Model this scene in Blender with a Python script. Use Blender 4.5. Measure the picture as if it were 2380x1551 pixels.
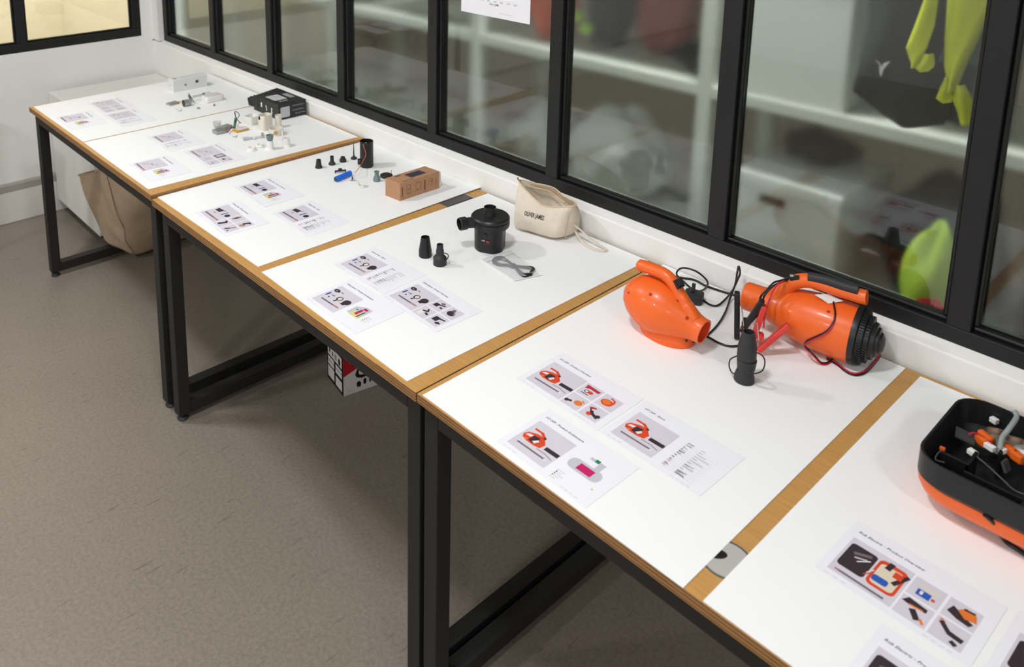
import bpy, bmesh, math, random
from mathutils import Vector, Matrix
random.seed(7)
scene = bpy.context.scene
for o in list(bpy.data.objects): bpy.data.objects.remove(o)
col = scene.collection
V = Vector
R_ = math.radians

# ------------------------------------------------------------------ camera
F_PX, CX, CY = 1946.795, 945.456, 62.681
YAW, PITCH, ROLL = -0.867993, -0.201688, 0.00043
CAM = V((1.120595, -1.007261, 1.832242))
_f = V((math.sin(YAW)*math.cos(PITCH), math.cos(YAW)*math.cos(PITCH), math.sin(PITCH)))
_r0 = V((math.cos(YAW), -math.sin(YAW), 0)); _u0 = _r0.cross(_f)
RIGHT = math.cos(ROLL)*_r0 + math.sin(ROLL)*_u0
UP = -math.sin(ROLL)*_r0 + math.cos(ROLL)*_u0
FWD = _f
cd = bpy.data.cameras.new('camera'); cam = bpy.data.objects.new('camera', cd); col.objects.link(cam)
m = Matrix.Identity(4)
for i in range(3):
    m[i][0], m[i][1], m[i][2], m[i][3] = RIGHT[i], UP[i], -FWD[i], CAM[i]
cam.matrix_world = m
cd.sensor_width = 36; cd.sensor_fit = 'HORIZONTAL'; cd.lens = F_PX/2380*36
cd.shift_x = (1190-CX)/2380; cd.shift_y = (CY-775.5)/2380
cd.clip_start = .05; cd.clip_end = 50
cd.dof.use_dof = True; cd.dof.focus_distance = 2.15; cd.dof.aperture_fstop = 5.0
scene.camera = cam

# ------------------------------------------------------------------ world, exposure
w = bpy.data.worlds.new('world'); scene.world = w; w.use_nodes = True
w.node_tree.nodes['Background'].inputs[0].default_value = (.9, .93, 1, 1)
w.node_tree.nodes['Background'].inputs[1].default_value = .02
scene.view_settings.view_transform = 'Standard'
scene.view_settings.look = 'None'
scene.view_settings.gamma = 1
scene.view_settings.use_curve_mapping = False
scene.view_settings.exposure = -1.17

# ------------------------------------------------------------------ pixel helpers (photo is 2380 x 1551)
def ray(p):
    return ((p[0]-CX)/F_PX*RIGHT - (p[1]-CY)/F_PX*UP + FWD)
def onz(p, z):
    d = ray(p); return CAM + d*((z-CAM.z)/d.z)
def ony(p, y):
    d = ray(p); return CAM + d*((y-CAM.y)/d.y)
def onx(p, x):
    d = ray(p); return CAM + d*((x-CAM.x)/d.x)
def onpl(p, p0, n):
    d = ray(p); return CAM + d*((p0-CAM).dot(n)/d.dot(n))
def crop(ox, oy, s):
    return lambda x, y: (ox+x/s, oy+y/s)

# ------------------------------------------------------------------ materials
def lin(c):
    if isinstance(c, str):
        c = [int(c[i:i+2], 16)/255 for i in (0, 2, 4)]
    return tuple((x/12.92 if x <= .04045 else ((x+.055)/1.055)**2.4) for x in c) + (1,)
MATS = {}
def mat(name, colr, rough=.5, metal=0., var=0., vscale=30., bump=0., bscale=200., spec=.5, trans=0., ior=1.45, coat=0., stretch=None, emit=None, alpha=1., sss=0.):
    if name in MATS: return MATS[name]
    M = bpy.data.materials.new(name); M.use_nodes = True
    nt = M.node_tree; b = nt.nodes['Principled BSDF']
    c = lin(colr)
    b.inputs['Base Color'].default_value = c
    b.inputs['Roughness'].default_value = rough
    b.inputs['Metallic'].default_value = metal
    b.inputs['Specular IOR Level'].default_value = spec
    b.inputs['Transmission Weight'].default_value = trans
    b.inputs['IOR'].default_value = ior
    b.inputs['Coat Weight'].default_value = coat
    b.inputs['Alpha'].default_value = alpha
    if emit:
        b.inputs['Emission Color'].default_value = lin(emit[0]); b.inputs['Emission Strength'].default_value = emit[1]
    tc = nt.nodes.new('ShaderNodeTexCoord'); src = tc.outputs['Object']
    if stretch:
        mp = nt.nodes.new('ShaderNodeMapping'); mp.inputs['Scale'].default_value = stretch
        nt.links.new(src, mp.inputs['Vector']); src = mp.outputs['Vector']
    if var > 0:
        n = nt.nodes.new('ShaderNodeTexNoise'); n.inputs['Scale'].default_value = vscale; n.inputs['Detail'].default_value = 6
        n.inputs['Roughness'].default_value = .65
        nt.links.new(src, n.inputs['Vector'])
        r = nt.nodes.new('ShaderNodeValToRGB')
        r.color_ramp.elements[0].position = .3; r.color_ramp.elements[1].position = .7
        r.color_ramp.elements[0].color = tuple(x*(1-var) for x in c[:3])+(1,)
        r.color_ramp.elements[1].color = tuple(min(1, x*(1+var)) for x in c[:3])+(1,)
        nt.links.new(n.outputs['Fac'], r.inputs[0]); nt.links.new(r.outputs[0], b.inputs['Base Color'])
    if bump > 0:
        n = nt.nodes.new('ShaderNodeTexNoise'); n.inputs['Scale'].default_value = bscale; n.inputs['Detail'].default_value = 4
        nt.links.new(src, n.inputs['Vector'])
        bp = nt.nodes.new('ShaderNodeBump'); bp.inputs['Strength'].default_value = bump; bp.inputs['Distance'].default_value = .002
        nt.links.new(n.outputs['Fac'], bp.inputs['Height']); nt.links.new(bp.outputs[0], b.inputs['Normal'])
    MATS[name] = M
    return M

def mat_floor():
    M = mat('floor_concrete', '8c8275', .42, var=.06, vscale=1.3, spec=.35)
    nt = M.node_tree; b = nt.nodes['Principled BSDF']
    ramp = b.inputs['Base Color'].links[0].from_node
    tc = nt.nodes.new('ShaderNodeTexCoord')
    n2 = nt.nodes.new('ShaderNodeTexNoise'); n2.inputs['Scale'].default_value = 90; n2.inputs['Detail'].default_value = 8; n2.inputs['Roughness'].default_value = .8
    nt.links.new(tc.outputs['Object'], n2.inputs['Vector'])
    r2 = nt.nodes.new('ShaderNodeValToRGB'); r2.color_ramp.elements[0].position = .35; r2.color_ramp.elements[1].position = .62
    r2.color_ramp.elements[0].color = (.74, .74, .74, 1); r2.color_ramp.elements[1].color = (1.06, 1.06, 1.06, 1)
    nt.links.new(n2.outputs['Fac'], r2.inputs[0])
    # fine hairline scratches
    mp = nt.nodes.new('ShaderNodeMapping'); mp.inputs['Rotation'].default_value = (0, 0, .7); mp.inputs['Scale'].default_value = (60, 7, 1)
    nt.links.new(tc.outputs['Object'], mp.inputs['Vector'])
    n3 = nt.nodes.new('ShaderNodeTexNoise'); n3.inputs['Scale'].default_value = 1.6; n3.inputs['Detail'].default_value = 3
    nt.links.new(mp.outputs[0], n3.inputs['Vector'])
    r3 = nt.nodes.new('ShaderNodeValToRGB'); r3.color_ramp.elements[0].position = .26; r3.color_ramp.elements[1].position = .34
    r3.color_ramp.elements[0].color = (.72, .70, .68, 1); r3.color_ramp.elements[1].color = (1, 1, 1, 1)
    nt.links.new(n3.outputs['Fac'], r3.inputs[0])
    a = nt.nodes.new('ShaderNodeMix'); a.data_type = 'RGBA'; a.blend_type = 'MULTIPLY'; a.inputs[0].default_value = 1
    nt.links.new(ramp.outputs[0], a.inputs[6]); nt.links.new(r2.outputs[0], a.inputs[7])
    a2 = nt.nodes.new('ShaderNodeMix'); a2.data_type = 'RGBA'; a2.blend_type = 'MULTIPLY'; a2.inputs[0].default_value = 1
    nt.links.new(a.outputs[2], a2.inputs[6]); nt.links.new(r3.outputs[0], a2.inputs[7])
    nt.links.new(a2.outputs[2], b.inputs['Base Color'])
    return M
def mat_ply_edge():
    M = bpy.data.materials.new('plywood_edge'); M.use_nodes = True; nt = M.node_tree; b = nt.nodes['Principled BSDF']
    tc = nt.nodes.new('ShaderNodeTexCoord'); sp = nt.nodes.new('ShaderNodeSeparateXYZ')
    nt.links.new(tc.outputs['Object'], sp.inputs[0])
    mu = nt.nodes.new('ShaderNodeMath'); mu.operation = 'MULTIPLY'; mu.inputs[1].default_value = 150.
    nt.links.new(sp.outputs[2], mu.inputs[0])
    fr = nt.nodes.new('ShaderNodeMath'); fr.operation = 'FRACT'; nt.links.new(mu.outputs[0], fr.inputs[0])
    n = nt.nodes.new('ShaderNodeTexNoise'); n.inputs['Scale'].default_value = 40; n.inputs['Detail'].default_value = 5
    mp = nt.nodes.new('ShaderNodeMapping'); mp.inputs['Scale'].default_value = (1, 1, 12)
    nt.links.new(tc.outputs['Object'], mp.inputs[0]); nt.links.new(mp.outputs[0], n.inputs['Vector'])
    ad = nt.nodes.new('ShaderNodeMath'); ad.operation = 'MULTIPLY_ADD'; ad.inputs[1].default_value = .5
    nt.links.new(n.outputs['Fac'], ad.inputs[0]); nt.links.new(fr.outputs[0], ad.inputs[2])
    r = nt.nodes.new('ShaderNodeValToRGB')
    e = r.color_ramp.elements; e[0].position = .45; e[0].color = lin('5e3f22'); e[1].position = .62; e[1].color = lin('ab8052')
    x = e.new(1.0); x.color = lin('926639')
    nt.links.new(ad.outputs[0], r.inputs[0]); nt.links.new(r.outputs[0], b.inputs['Base Color'])
    b.inputs['Roughness'].default_value = .6
    return M
def mat_glass(name, rough, tint=(1, 1, 1, 1)):
    M = bpy.data.materials.new(name); M.use_nodes = True; nt = M.node_tree
    nt.nodes.remove(nt.nodes['Principled BSDF']); out = nt.nodes['Material Output']
    fr = nt.nodes.new('ShaderNodeFresnel'); fr.inputs[0].default_value = 1.62
    rf = nt.nodes.new('ShaderNodeBsdfRefraction'); rf.inputs['Roughness'].default_value = rough; rf.inputs['IOR'].default_value = 1.62
    rf.inputs['Color'].default_value = tint
    gl = nt.nodes.new('ShaderNodeBsdfGlossy'); gl.inputs['Roughness'].default_value = .0
    mx = nt.nodes.new('ShaderNodeMixShader')
    nt.links.new(fr.outputs[0], mx.inputs[0]); nt.links.new(rf.outputs[0], mx.inputs[1]); nt.links.new(gl.outputs[0], mx.inputs[2])
    nt.links.new(mx.outputs[0], out.inputs[0])
    return M

WALL = mat('wall_paint', 'ecebe6', .7, var=.015, vscale=3, bump=.08, bscale=60)
FLOOR = mat_floor()
PLYTOP = mat('plywood_veneer', 'bf8f50', .5, var=.16, vscale=5, stretch=(3, 60, 3))
PLYEDGE = mat_ply_edge()
BLACKMET = mat('black_powdercoat', '232322', .5, bump=.15, bscale=900, spec=.4)
FRAME = mat('black_window_frame', '141415', .5, var=.12, vscale=9, bump=.05, bscale=60)
BEAD = mat('black_glazing_seal', '141414', .35)
CARD = mat('white_foamboard', 'f3f3f1', .75, var=.006, vscale=3)
PAPER = mat('print_paper', 'eeedf1', .7)
INK = mat('black_ink', '1c1c20', .7)
INKG = mat('grey_ink', '8a8a90', .7)
INKL = mat('pale_grey_ink', 'c4c4ca', .7)
INKR = mat('pink_ink', 'd9808c', .7)
PH = mat('photo_backdrop', 'd3cdd6', .7, var=.03, vscale=14)
PK = mat('print_dark', '33272b', .7)
PO = mat('print_orange', 'd9431d', .7)
PO2 = mat('print_light_orange', 'e2762c', .7)
PB = mat('print_blue', '2556b0', .7)
PBR = mat('print_ruler', '75646a', .7)
PBR2 = mat('print_copper', 'a97f73', .7)
PW = mat('print_white', 'e4e0df', .7)
PR = mat('print_red', 'b8243a', .7)
PM = mat('print_magenta', 'c4145e', .7)
PG = mat('print_green', '2d7d4a', .7)
PY = mat('print_yellow', 'd9cf8a', .7)
PGY = mat('print_grey', 'c3c2c9', .7)
PCF = mat('print_cream', 'ddd0b8', .7)
BLK = mat('black_plastic', '1b1b1c', .38, bump=.05, bscale=500)
BLKM = mat('matte_black_rubber', '2b2b2c', .55)
BLKG = mat('gloss_black_cable', '161618', .3)
ORA = mat('orange_plastic', 'ea6420', .36, var=.02, vscale=20, coat=.1)
ORAIN = mat('orange_inner', 'd8400e', .5)
REDP = mat('red_plastic', 'd53a32', .4)
REDW = mat('red_wire', 'c51f3c', .35)
ORW = mat('orange_wire', 'e0613a', .4)
WPL = mat('white_plastic', 'eceae4', .4)
CPL = mat('cream_plastic', 'e6dfd0', .45)
GRN = mat('circuit_green', '2f6b4c', .45, var=.3, vscale=300)
GGR = mat('grey_green_rubber', '70837f', .5)
SIL = mat('brushed_silver', 'a9adad', .35, metal=.7)
STEEL = mat('bright_steel', 'd0d0d0', .18, metal=1)
BRASS = mat('brass_metal', 'b58a3c', .3, metal=.9)
COPP = mat('copper_metal', 'c98155', .3, metal=.9)
BLUE = mat('blue_shrink_wrap', '1f6fe0', .38)
YEL = mat('amber_tape', 'd6a11e', .35)
KRAFT = mat('kraft_cardboard', 'b28663', .75, var=.06, vscale=60)
KINK = mat('kraft_print', '5b4034', .75)
CANVAS = mat('cotton_canvas', 'e0d3c1', .9, var=.05, vscale=60, bump=.35, bscale=900)
TOTE = mat('tote_canvas', 'bba48a', .9, var=.07, vscale=25, bump=.35, bscale=700)
GLASS = mat_glass('frosted_window_glass', .15, (.93, .96, .94, 1))
GLASSC = mat_glass('clear_window_glass', .0, (.97, .98, .96, 1))

# ------------------------------------------------------------------ mesh building
ORG = {}
def spline(pts, n=8, closed=False):
    pts = [V(p) for p in pts]; out = []; N = len(pts)
    rng = range(N) if closed else range(N-1)
    for i in rng:
        if closed: p0, p1, p2, p3 = pts[(i-1) % N], pts[i], pts[(i+1) % N], pts[(i+2) % N]
        else: p0, p1, p2, p3 = pts[max(i-1, 0)], pts[i], pts[i+1], pts[min(i+2, N-1)]
        for k in range(n):
            t = k/n
            out.append(.5*((2*p1)+(p2-p0)*t+(2*p0-5*p1+4*p2-p3)*t*t+(3*p1-p0-3*p2+p3)*t**3))
    if not closed: out.append(pts[-1])
    return out
def axis_mat(p, d, up=(0, 0, 1)):
    d = V(d).normalized(); u = V(up)
    if abs(d.dot(u)) > .99: u = V((1, 0, 0))
    x = u.cross(d).normalized(); y = d.cross(x)
    M = Matrix.Identity(4)
    for i in range(3): M[i][0], M[i][1], M[i][2], M[i][3] = x[i], y[i], d[i], p[i]
    return M
class MB:
    def __init__(s): s.v = []; s.f = []; s.m = []; s.M = Matrix.Identity(4)
    def add(s, vs, fs, mi=0, M=None):
        b = len(s.v); T = s.M if M is None else s.M @ M
        s.v += [T @ V(p) for p in vs]; s.f += [[i+b for i in f] for f in fs]; s.m += [mi]*len(fs); return s
    def box(s, x0, x1, y0, y1, z0, z1, mi=0, M=None, topmi=None):
        vs = [(x0, y0, z0), (x1, y0, z0), (x1, y1, z0), (x0, y1, z0), (x0, y0, z1), (x1, y0, z1), (x1, y1, z1), (x0, y1, z1)]
        fs = [(0, 3, 2, 1), (4, 5, 6, 7), (0, 1, 5, 4), (1, 2, 6, 5), (2, 3, 7, 6), (3, 0, 4, 7)]
        s.add(vs, fs, mi, M)
        if topmi is not None: s.m[-5] = topmi
        return s
    def lathe(s, prof, seg=32, M=None, mi=0, sx=1., sy=1., closed=False, mis=None):
        vs = []; fs = []; mm = []; n = len(prof)
        for r, z in prof:
            for k in range(seg):
                a = 2*math.pi*k/seg; vs.append((r*sx*math.cos(a), r*sy*math.sin(a), z))
        for i in range(n-1 if not closed else n):
            j = (i+1) % n
            for k in range(seg):
                k2 = (k+1) % seg
                fs.append((i*seg+k, i*seg+k2, j*seg+k2, j*seg+k)); mm.append(mis[i] if mis else mi)
        if not closed:
            fs.append(tuple(range(seg))[::-1]); mm.append(mis[0] if mis else mi)
            fs.append(tuple((n-1)*seg+k for k in range(seg))); mm.append(mis[-1] if mis else mi)
        s.add(vs, fs, mi, M); s.m[-len(fs):] = mm
        return s
    def cyl(s, r, z0, z1, seg=24, M=None, mi=0): return s.lathe([(r, z0), (r, z1)], seg, M, mi)
    def tube(s, path, r, seg=8, mi=0, closed=False, flat=1.):
        path = [V(p) for p in path]; n = len(path); vs = []; fs = []
        rad = r if isinstance(r, (list, tuple)) else [r]*n
        up = None
        for i, p in enumerate(path):
            a = path[(i-1) % n] if (closed or i > 0) else p; b = path[(i+1) % n] if (closed or i < n-1) else p
            t = (b-a).normalized()
            if up is None:
                up = V((0, 0, 1)) if abs(t.z) < .9 else V((1, 0, 0))
            x = up.cross(t)
            if x.length < 1e-6: x = V((1, 0, 0)).cross(t)
            x.normalize(); y = t.cross(x); up = y
            for k in range(seg):
                an = 2*math.pi*k/seg; vs.append(p+rad[i]*(math.cos(an)*x+math.sin(an)*y*flat))
        for i in range(n if closed else n-1):
            j = (i+1) % n
            for k in range(seg):
                k2 = (k+1) % seg; fs.append((i*seg+k, i*seg+k2, j*seg+k2, j*seg+k))
        if not closed: fs += [tuple(range(seg))[::-1], tuple((n-1)*seg+k for k in range(seg))]
        return s.add(vs, fs, mi)
    def bar(s, p, q, wd, th, wd2=None, mi=0, up=(0, 0, 1)):
        p, q = V(p), V(q); wd2 = wd if wd2 is None else wd2; L = (q-p).length; M = axis_mat(p, q-p, up)
        a, b, t = wd/2, wd2/2, th/2
        return s.add([(-a, -t, 0), (a, -t, 0), (a, t, 0), (-a, t, 0), (-b, -t, L), (b, -t, L), (b, t, L), (-b, t, L)],
                     [(0, 3, 2, 1), (4, 5, 6, 7), (0, 1, 5, 4), (1, 2, 6, 5), (2, 3, 7, 6), (3, 0, 4, 7)], mi, M)
    def prism(s, poly, z0, z1, M=None, mi=0):
        n = len(poly); vs = [(p[0], p[1], z0) for p in poly]+[(p[0], p[1], z1) for p in poly]
        fs = [tuple(range(n))[::-1], tuple(range(n, 2*n))]+[(i, (i+1) % n, n+(i+1) % n, n+i) for i in range(n)]
        return s.add(vs, fs, mi, M)
    def flat(s, poly, z, M=None, mi=0):
        return s.add([(p[0], p[1], z) for p in poly], [tuple(range(len(poly)))], mi, M)
    def loft(s, rings, mi=0, cap=(True, True), closed=True):
        n = len(rings[0]); vs = [p for r in rings for p in r]; fs = []
        for i in range(len(rings)-1):
            for k in range(n if closed else n-1):
                k2 = (k+1) % n; fs.append((i*n+k, i*n+k2, (i+1)*n+k2, (i+1)*n+k))
        if cap[0]: fs.append(tuple(range(n))[::-1])
        if cap[1]: fs.append(tuple((len(rings)-1)*n+k for k in range(n)))
        return s.add(vs, fs, mi)
    def build(s, name, mats, parent=None, bevel=0, bseg=2, smooth=None, solid=0, subd=0, at=None):
        if not isinstance(mats, (list, tuple)): mats = [mats]
        if parent is None:
            if at is None:
                xs = [p.x for p in s.v]; ys = [p.y for p in s.v]; zs = [p.z for p in s.v]
                at = V(((min(xs)+max(xs))/2, (min(ys)+max(ys))/2, min(zs)))
            org = V(at)
        else: org = ORG[parent.name]
        me = bpy.data.meshes.new(name)
        me.from_pydata([p-org for p in s.v], [], s.f)
        for M in mats: me.materials.append(M)
        me.polygons.foreach_set('material_index', s.m)
        bm = bmesh.new(); bm.from_mesh(me)
        bmesh.ops.recalc_face_normals(bm, faces=bm.faces)
        if bevel > 0:
            ed = [e for e in bm.edges if len(e.link_faces) == 2 and e.calc_face_angle(0) > R_(32)]
            bmesh.ops.bevel(bm, geom=ed, offset=bevel, segments=bseg, profile=.5, affect='EDGES', clamp_overlap=True)
        bm.to_mesh(me); bm.free()
        if smooth:
            me.polygons.foreach_set('use_smooth', [True]*len(me.polygons))
            me.set_sharp_from_angle(angle=R_(smooth))
        ob = bpy.data.objects.new(name, me); col.objects.link(ob)
        if parent is None: ob.location = org
        else: ob.parent = parent
        ORG[ob.name] = org
        if solid:
            md = ob.modifiers.new('thick', 'SOLIDIFY'); md.thickness = solid; md.offset = 0
        if subd:
            md = ob.modifiers.new('sub', 'SUBSURF'); md.levels = subd; md.render_levels = subd
        return ob
def tag(o, label, cat, group=None):
    o['label'] = label; o['category'] = cat
    if group: o['group'] = group
    return o
def thing(name, label, cat, loc, group=None):
    o = bpy.data.objects.new(name, None); col.objects.link(o); o.location = V(loc); o.empty_display_size = .05
    ORG[o.name] = V(loc); tag(o, label, cat, group); return o
def struct(o): o['kind'] = 'structure'; return o
def lab(o, l): o['label'] = l; return o
def text_geo(s, size, shear=0., bold=0., align='LEFT', width=None):
    cu = bpy.data.curves.new('t', 'FONT'); cu.body = s; cu.size = size; cu.shear = shear; cu.offset = bold*size; cu.resolution_u = 2
    cu.align_x = align
    ob = bpy.data.objects.new('t', cu); col.objects.link(ob)
    dg = bpy.context.evaluated_depsgraph_get(); me = bpy.data.meshes.new_from_object(ob.evaluated_get(dg))
    vs = [tuple(v.co) for v in me.vertices]; fs = [tuple(p.vertices) for p in me.polygons]
    bpy.data.objects.remove(ob); bpy.data.curves.remove(cu); bpy.data.meshes.remove(me)
    if width and vs:
        x1 = max(v[0] for v in vs); k = width/x1 if x1 > 0 else 1
        vs = [(v[0]*k, v[1], v[2]) for v in vs]
    return vs, fs
def rect(x0, y0, x1, y1): return [(x0, y0), (x1, y0), (x1, y1), (x0, y1)]
def ell(cx, cy, rx, ry, n=20, rot=0):
    return [(cx+rx*math.cos(a)*math.cos(rot)-ry*math.sin(a)*math.sin(rot), cy+rx*math.cos(a)*math.sin(rot)+ry*math.sin(a)*math.cos(rot)) for a in [2*math.pi*k/n for k in range(n)]]
def rrect(x0, y0, x1, y1, r, n=5):
    out = []
    for cx, cy, a0 in ((x1-r, y1-r, 0), (x0+r, y1-r, 90), (x0+r, y0+r, 180), (x1-r, y0+r, 270)):
        for k in range(n+1):
            a = R_(a0+90*k/n); out.append((cx+r*math.cos(a), cy+r*math.sin(a)))
    return out
def strip(p, q, wd):
    p, q = V((p[0], p[1])), V((q[0], q[1])); d = (q-p).normalized(); n = V((-d.y, d.x))*wd/2
    return [tuple(p-n), tuple(q-n), tuple(q+n), tuple(p+n)]

# ------------------------------------------------------------------ lamps in the rooms
CEIL = 2.85
LAMPMAT = mat('lamp_diffuser', 'ffffff', .5, emit=('fff4e6', 6.))
def lamp(x, y, power, label, size=.26, colr=(.935, .957, 1.), z=CEIL, group=None, cat='lamp'):
    t = thing('ceiling_light', label, cat, (x, y, z-.06), group)
    MB().lathe([(size*.62, z-.05), (size*.62, z), (size*.4, z)], 32, Matrix.Translation((x, y, 0))).build('housing', BLACKMET, t, smooth=40)
    MB().lathe([(.001, z-.052), (size*.55, z-.052), (size*.55, z-.049)], 32, Matrix.Translation((x, y, 0))).build('diffuser', LAMPMAT, t)
    ld = bpy.data.lights.new('lamp_light', 'AREA'); ld.shape = 'DISK'; ld.size = size; ld.energy = power; ld.color = colr
    lo = bpy.data.objects.new('lamp_light', ld); col.objects.link(lo); lo.parent = t; lo.location = (0, 0, -.0)
    ORG[t.name] = V((x, y, z-.06))
    return t
GL = 'ceiling lights of the display room'
lamp(-1.95, -.75, 66, 'round black ceiling light over the gap between the far tables', group=GL)
lamp(.15, -.48, 50, 'round black ceiling light over the blower table', group=GL)
lamp(2.3, -.7, 30, 'added unseen round fill light beyond the near table end', group=GL)  # added out of view for fill, like the open-floor lamps below
lamp(-1.9, -3.0, 78, 'added unseen round fill light over the open floor, by the far wall', group=GL)
lamp(.3, -3.0, 85, 'added unseen round fill light over the middle of the open floor', group=GL)
lamp(2.4, -3.0, 60, 'added unseen round fill light over the open floor, by the end wall', group=GL)
lamp(-2.5, 1.08, 100, 'added unseen round light in the store room, by the far shelves', colr=(.97, 1, .95))  # both store room lamps are added to light the rack fronts
lamp(.0, 1.08, 110, 'added unseen round light in the store room, over the hanging jacket', colr=(.97, 1, .96))
lamp(-4.1, .1, 118, 'added unseen round light in the corridor behind the far window', colr=(1, .95, .85))  # added out of view to brighten the cream wall behind the window

# ------------------------------------------------------------------ room shell
YW = .85            # face of the window wall
XL = -3.25          # face of the far wall
XR, YF = 3.6, -4.6
struct(MB().box(-5.2, 4.2, -5.0, 4.2, -.1, 0).build('floor', FLOOR))
struct(MB().box(-5.2, 4.2, -5.0, 4.2, CEIL, CEIL+.1).build('ceiling', WALL))
struct(MB().box(XR, XR+.1, YF, 4.1, 0, CEIL).build('wall_right', WALL))
struct(MB().box(XL-.1, XR+.1, YF-.1, YF, 0, CEIL).build('wall_front', WALL))
WX0, WX1 = -3.17, 3.36           # window opening along the wall
WZ0, WZ1 = .838, 2.45
# parapet under the window with a small sloping sill
b = MB()
sec = [(YW, 0), (YW, .823), (YW+.004, .827), (YW+.03, .838), (YW+.16, .838), (YW+.16, 0)]
b.loft([[(x, y, z) for y, z in sec] for x in (XL-.1, XR)])
b.box(XL-.1, WX0, YW, YW+.16, .838, CEIL)
b.box(WX1, XR, YW, YW+.16, .838, CEIL)
b.box(WX0, WX1, YW, YW+.16, WZ1, CEIL)
struct(b.build('wall_back', WALL))
# far wall with its window opening
b = MB(); Y2 = .789; Z2 = .863
b.box(XL-.1, XL, YF, YW, 0, Z2); b.box(XL-.1, XL, Y2, YW, Z2, CEIL); b.box(XL-.1, XL, YF, Y2, 2.45, CEIL); b.box(XL-.1, XL, YF, -3.4, Z2, 2.45)
struct(b.build('wall_left', WALL))
struct(MB().box(XL, XL+.038, YF, YW, 0, .2).build('baseboard_left', mat('baseboard_paint', 'dedbd5', .6, var=.02, vscale=4), bevel=.004))
struct(MB().box(XL, XL+.040, YF, YW, .166, .201).build('shade_strip_1', mat('shade_grey', 'a39e96', .7), bevel=.002))  # grey colour stands in for a shadow band along the baseboard top
struct(MB().box(XL+.045, XR, YW-.014, YW, 0, .09).build('baseboard_back', mat('baseboard_paint2', 'dedbd5', .6, var=.02, vscale=4), bevel=.004))
# rooms behind
CREAM = mat('cream_wall', 'f3ebd6', .8, var=.015, vscale=2)
TAUPE = mat('taupe_wall', '6e675c', .8, var=.05, vscale=2)
struct(MB().box(-4.9, -4.8, -5, 4, 0, CEIL).build('wall_corridor', CREAM))
struct(MB().box(-4.8, XL-.1, .86, .96, 0, CEIL).build('wall_corridor_end', CREAM))
struct(MB().box(-5.2, XR+.1, 3.3, 3.4, 0, CEIL).build('wall_store_back', TAUPE))

# ------------------------------------------------------------------ window_1: black framed glazing
def window_root(name, loc):
    o = bpy.data.objects.new(name, None); col.objects.link(o); o.location = loc; ORG[o.name] = V(loc); struct(o); return o
FY = .88; PITCHX = .5435; MW = .045
w1 = window_root('window_1', (0, FY, WZ0))
MB().box(WX0, WX1, FY, FY+.06, WZ0, .874).build('bottom_rail', FRAME, w1, bevel=.0025)
MB().box(WX0, WX1, FY, FY+.06, WZ1-.05, WZ1).build('top_rail', FRAME, w1, bevel=.0025)
xm = [-3.17+PITCHX*k for k in range(13)]
for k, x in enumerate(xm):
    MB().box(x, x+MW, FY, FY+.06, .874, WZ1-.05).build('mullion', FRAME, w1, bevel=.0025)
for k in range(12):
    a, c = xm[k]+MW, xm[k+1]
    g = MB(); bw = .011
    for (x0, x1, z0, z1) in ((a, c, .874, .874+bw), (a, c, WZ1-.05-bw, WZ1-.05), (a, a+bw, .874+bw, WZ1-.05-bw), (c-bw, c, .874+bw, WZ1-.05-bw)):
        g.box(x0, x1, FY+.012, FY+.026, z0, z1)
    g.build('glazing_bead', BEAD, w1, bevel=.004)
    MB().box(a, c, FY+.027, FY+.033, .874, WZ1-.05).build('pane', GLASS, w1)
# ------------------------------------------------------------------ window_2: in the far wall
w2 = window_root('window_2', (XL, 0, Z2)); FX = XL-.004
MB().box(FX-.05, FX, -3.4, Y2, Z2, Z2+.045).build('bottom_rail', FRAME, w2, bevel=.0025)
MB().box(FX-.05, FX, -3.4, Y2, 2.4, 2.45).build('top_rail', FRAME, w2, bevel=.0025)
ys = [Y2-.048-.595*k for k in range(8)]
for y in ys: MB().box(FX-.05, FX, max(y, -3.4), y+.048, Z2+.045, 2.4).build('mullion', FRAME, w2, bevel=.0025)
for k in range(6):
    c, a = ys[k], ys[k+1]+.048; g = MB(); bw = .01
    for (y0, y1, z0, z1) in ((a, c, Z2+.045, Z2+.055), (a, c, 2.39, 2.4), (a, a+bw, Z2+.055, 2.39), (c-bw, c, Z2+.055, 2.39)):
        g.box(FX-.026, FX-.012, y0, y1, z0, z1)
    g.build('glazing_bead', BEAD, w2, bevel=.004)
    MB().box(FX-.033, FX-.027, a, c, Z2+.045, 2.4).build('pane', GLASSC, w2)

# ------------------------------------------------------------------ tables
ZA, ZB, ZC = .7755, .7635, .7655      # top of the white boards
BT = .0016
def table(x0, x1, ztop, legx0, legx1, label, y0=-.012, y1=.842):
    t = thing('work_table', label, 'table', ((x0+x1)/2, (y0+y1)/2, 0), 'plywood topped tables in a row along the window')
    TH = .021
    MB().box(x0, x1, y0, y1, ztop-TH, ztop, 0, topmi=1).build('tabletop', [PLYEDGE, PLYTOP], t, bevel=.0012)
    zu = ztop-TH; S = .04; fy = y0+.012; by = y1-.05
    for lx in (legx0, legx1):
        for ly in (fy, by):
            MB().box(lx, lx+S, ly, ly+S, .022, zu).build('leg', BLACKMET, t, bevel=.002)
            MB().lathe([(.008, .012), (.008, .022)], 12, Matrix.Translation((lx+S/2, ly+S/2, 0))).lathe([(.017, 0), (.019, .004), (.012, .012)], 20, Matrix.Translation((lx+S/2, ly+S/2, 0))).build('levelling_foot', BLKM, t, smooth=40)
        MB().box(lx, lx+S, fy+S, by, .022, .062).build('floor_rail', BLACKMET, t, bevel=.002)
        MB().box(lx, lx+S, fy+S, by, zu-.04, zu).build('top_rail', BLACKMET, t, bevel=.002)
    for ly in (fy, by):
        MB().box(legx0+S, legx1, ly, ly+S, zu-.04, zu).build('apron_rail', BLACKMET, t, bevel=.002)
    return t
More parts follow.
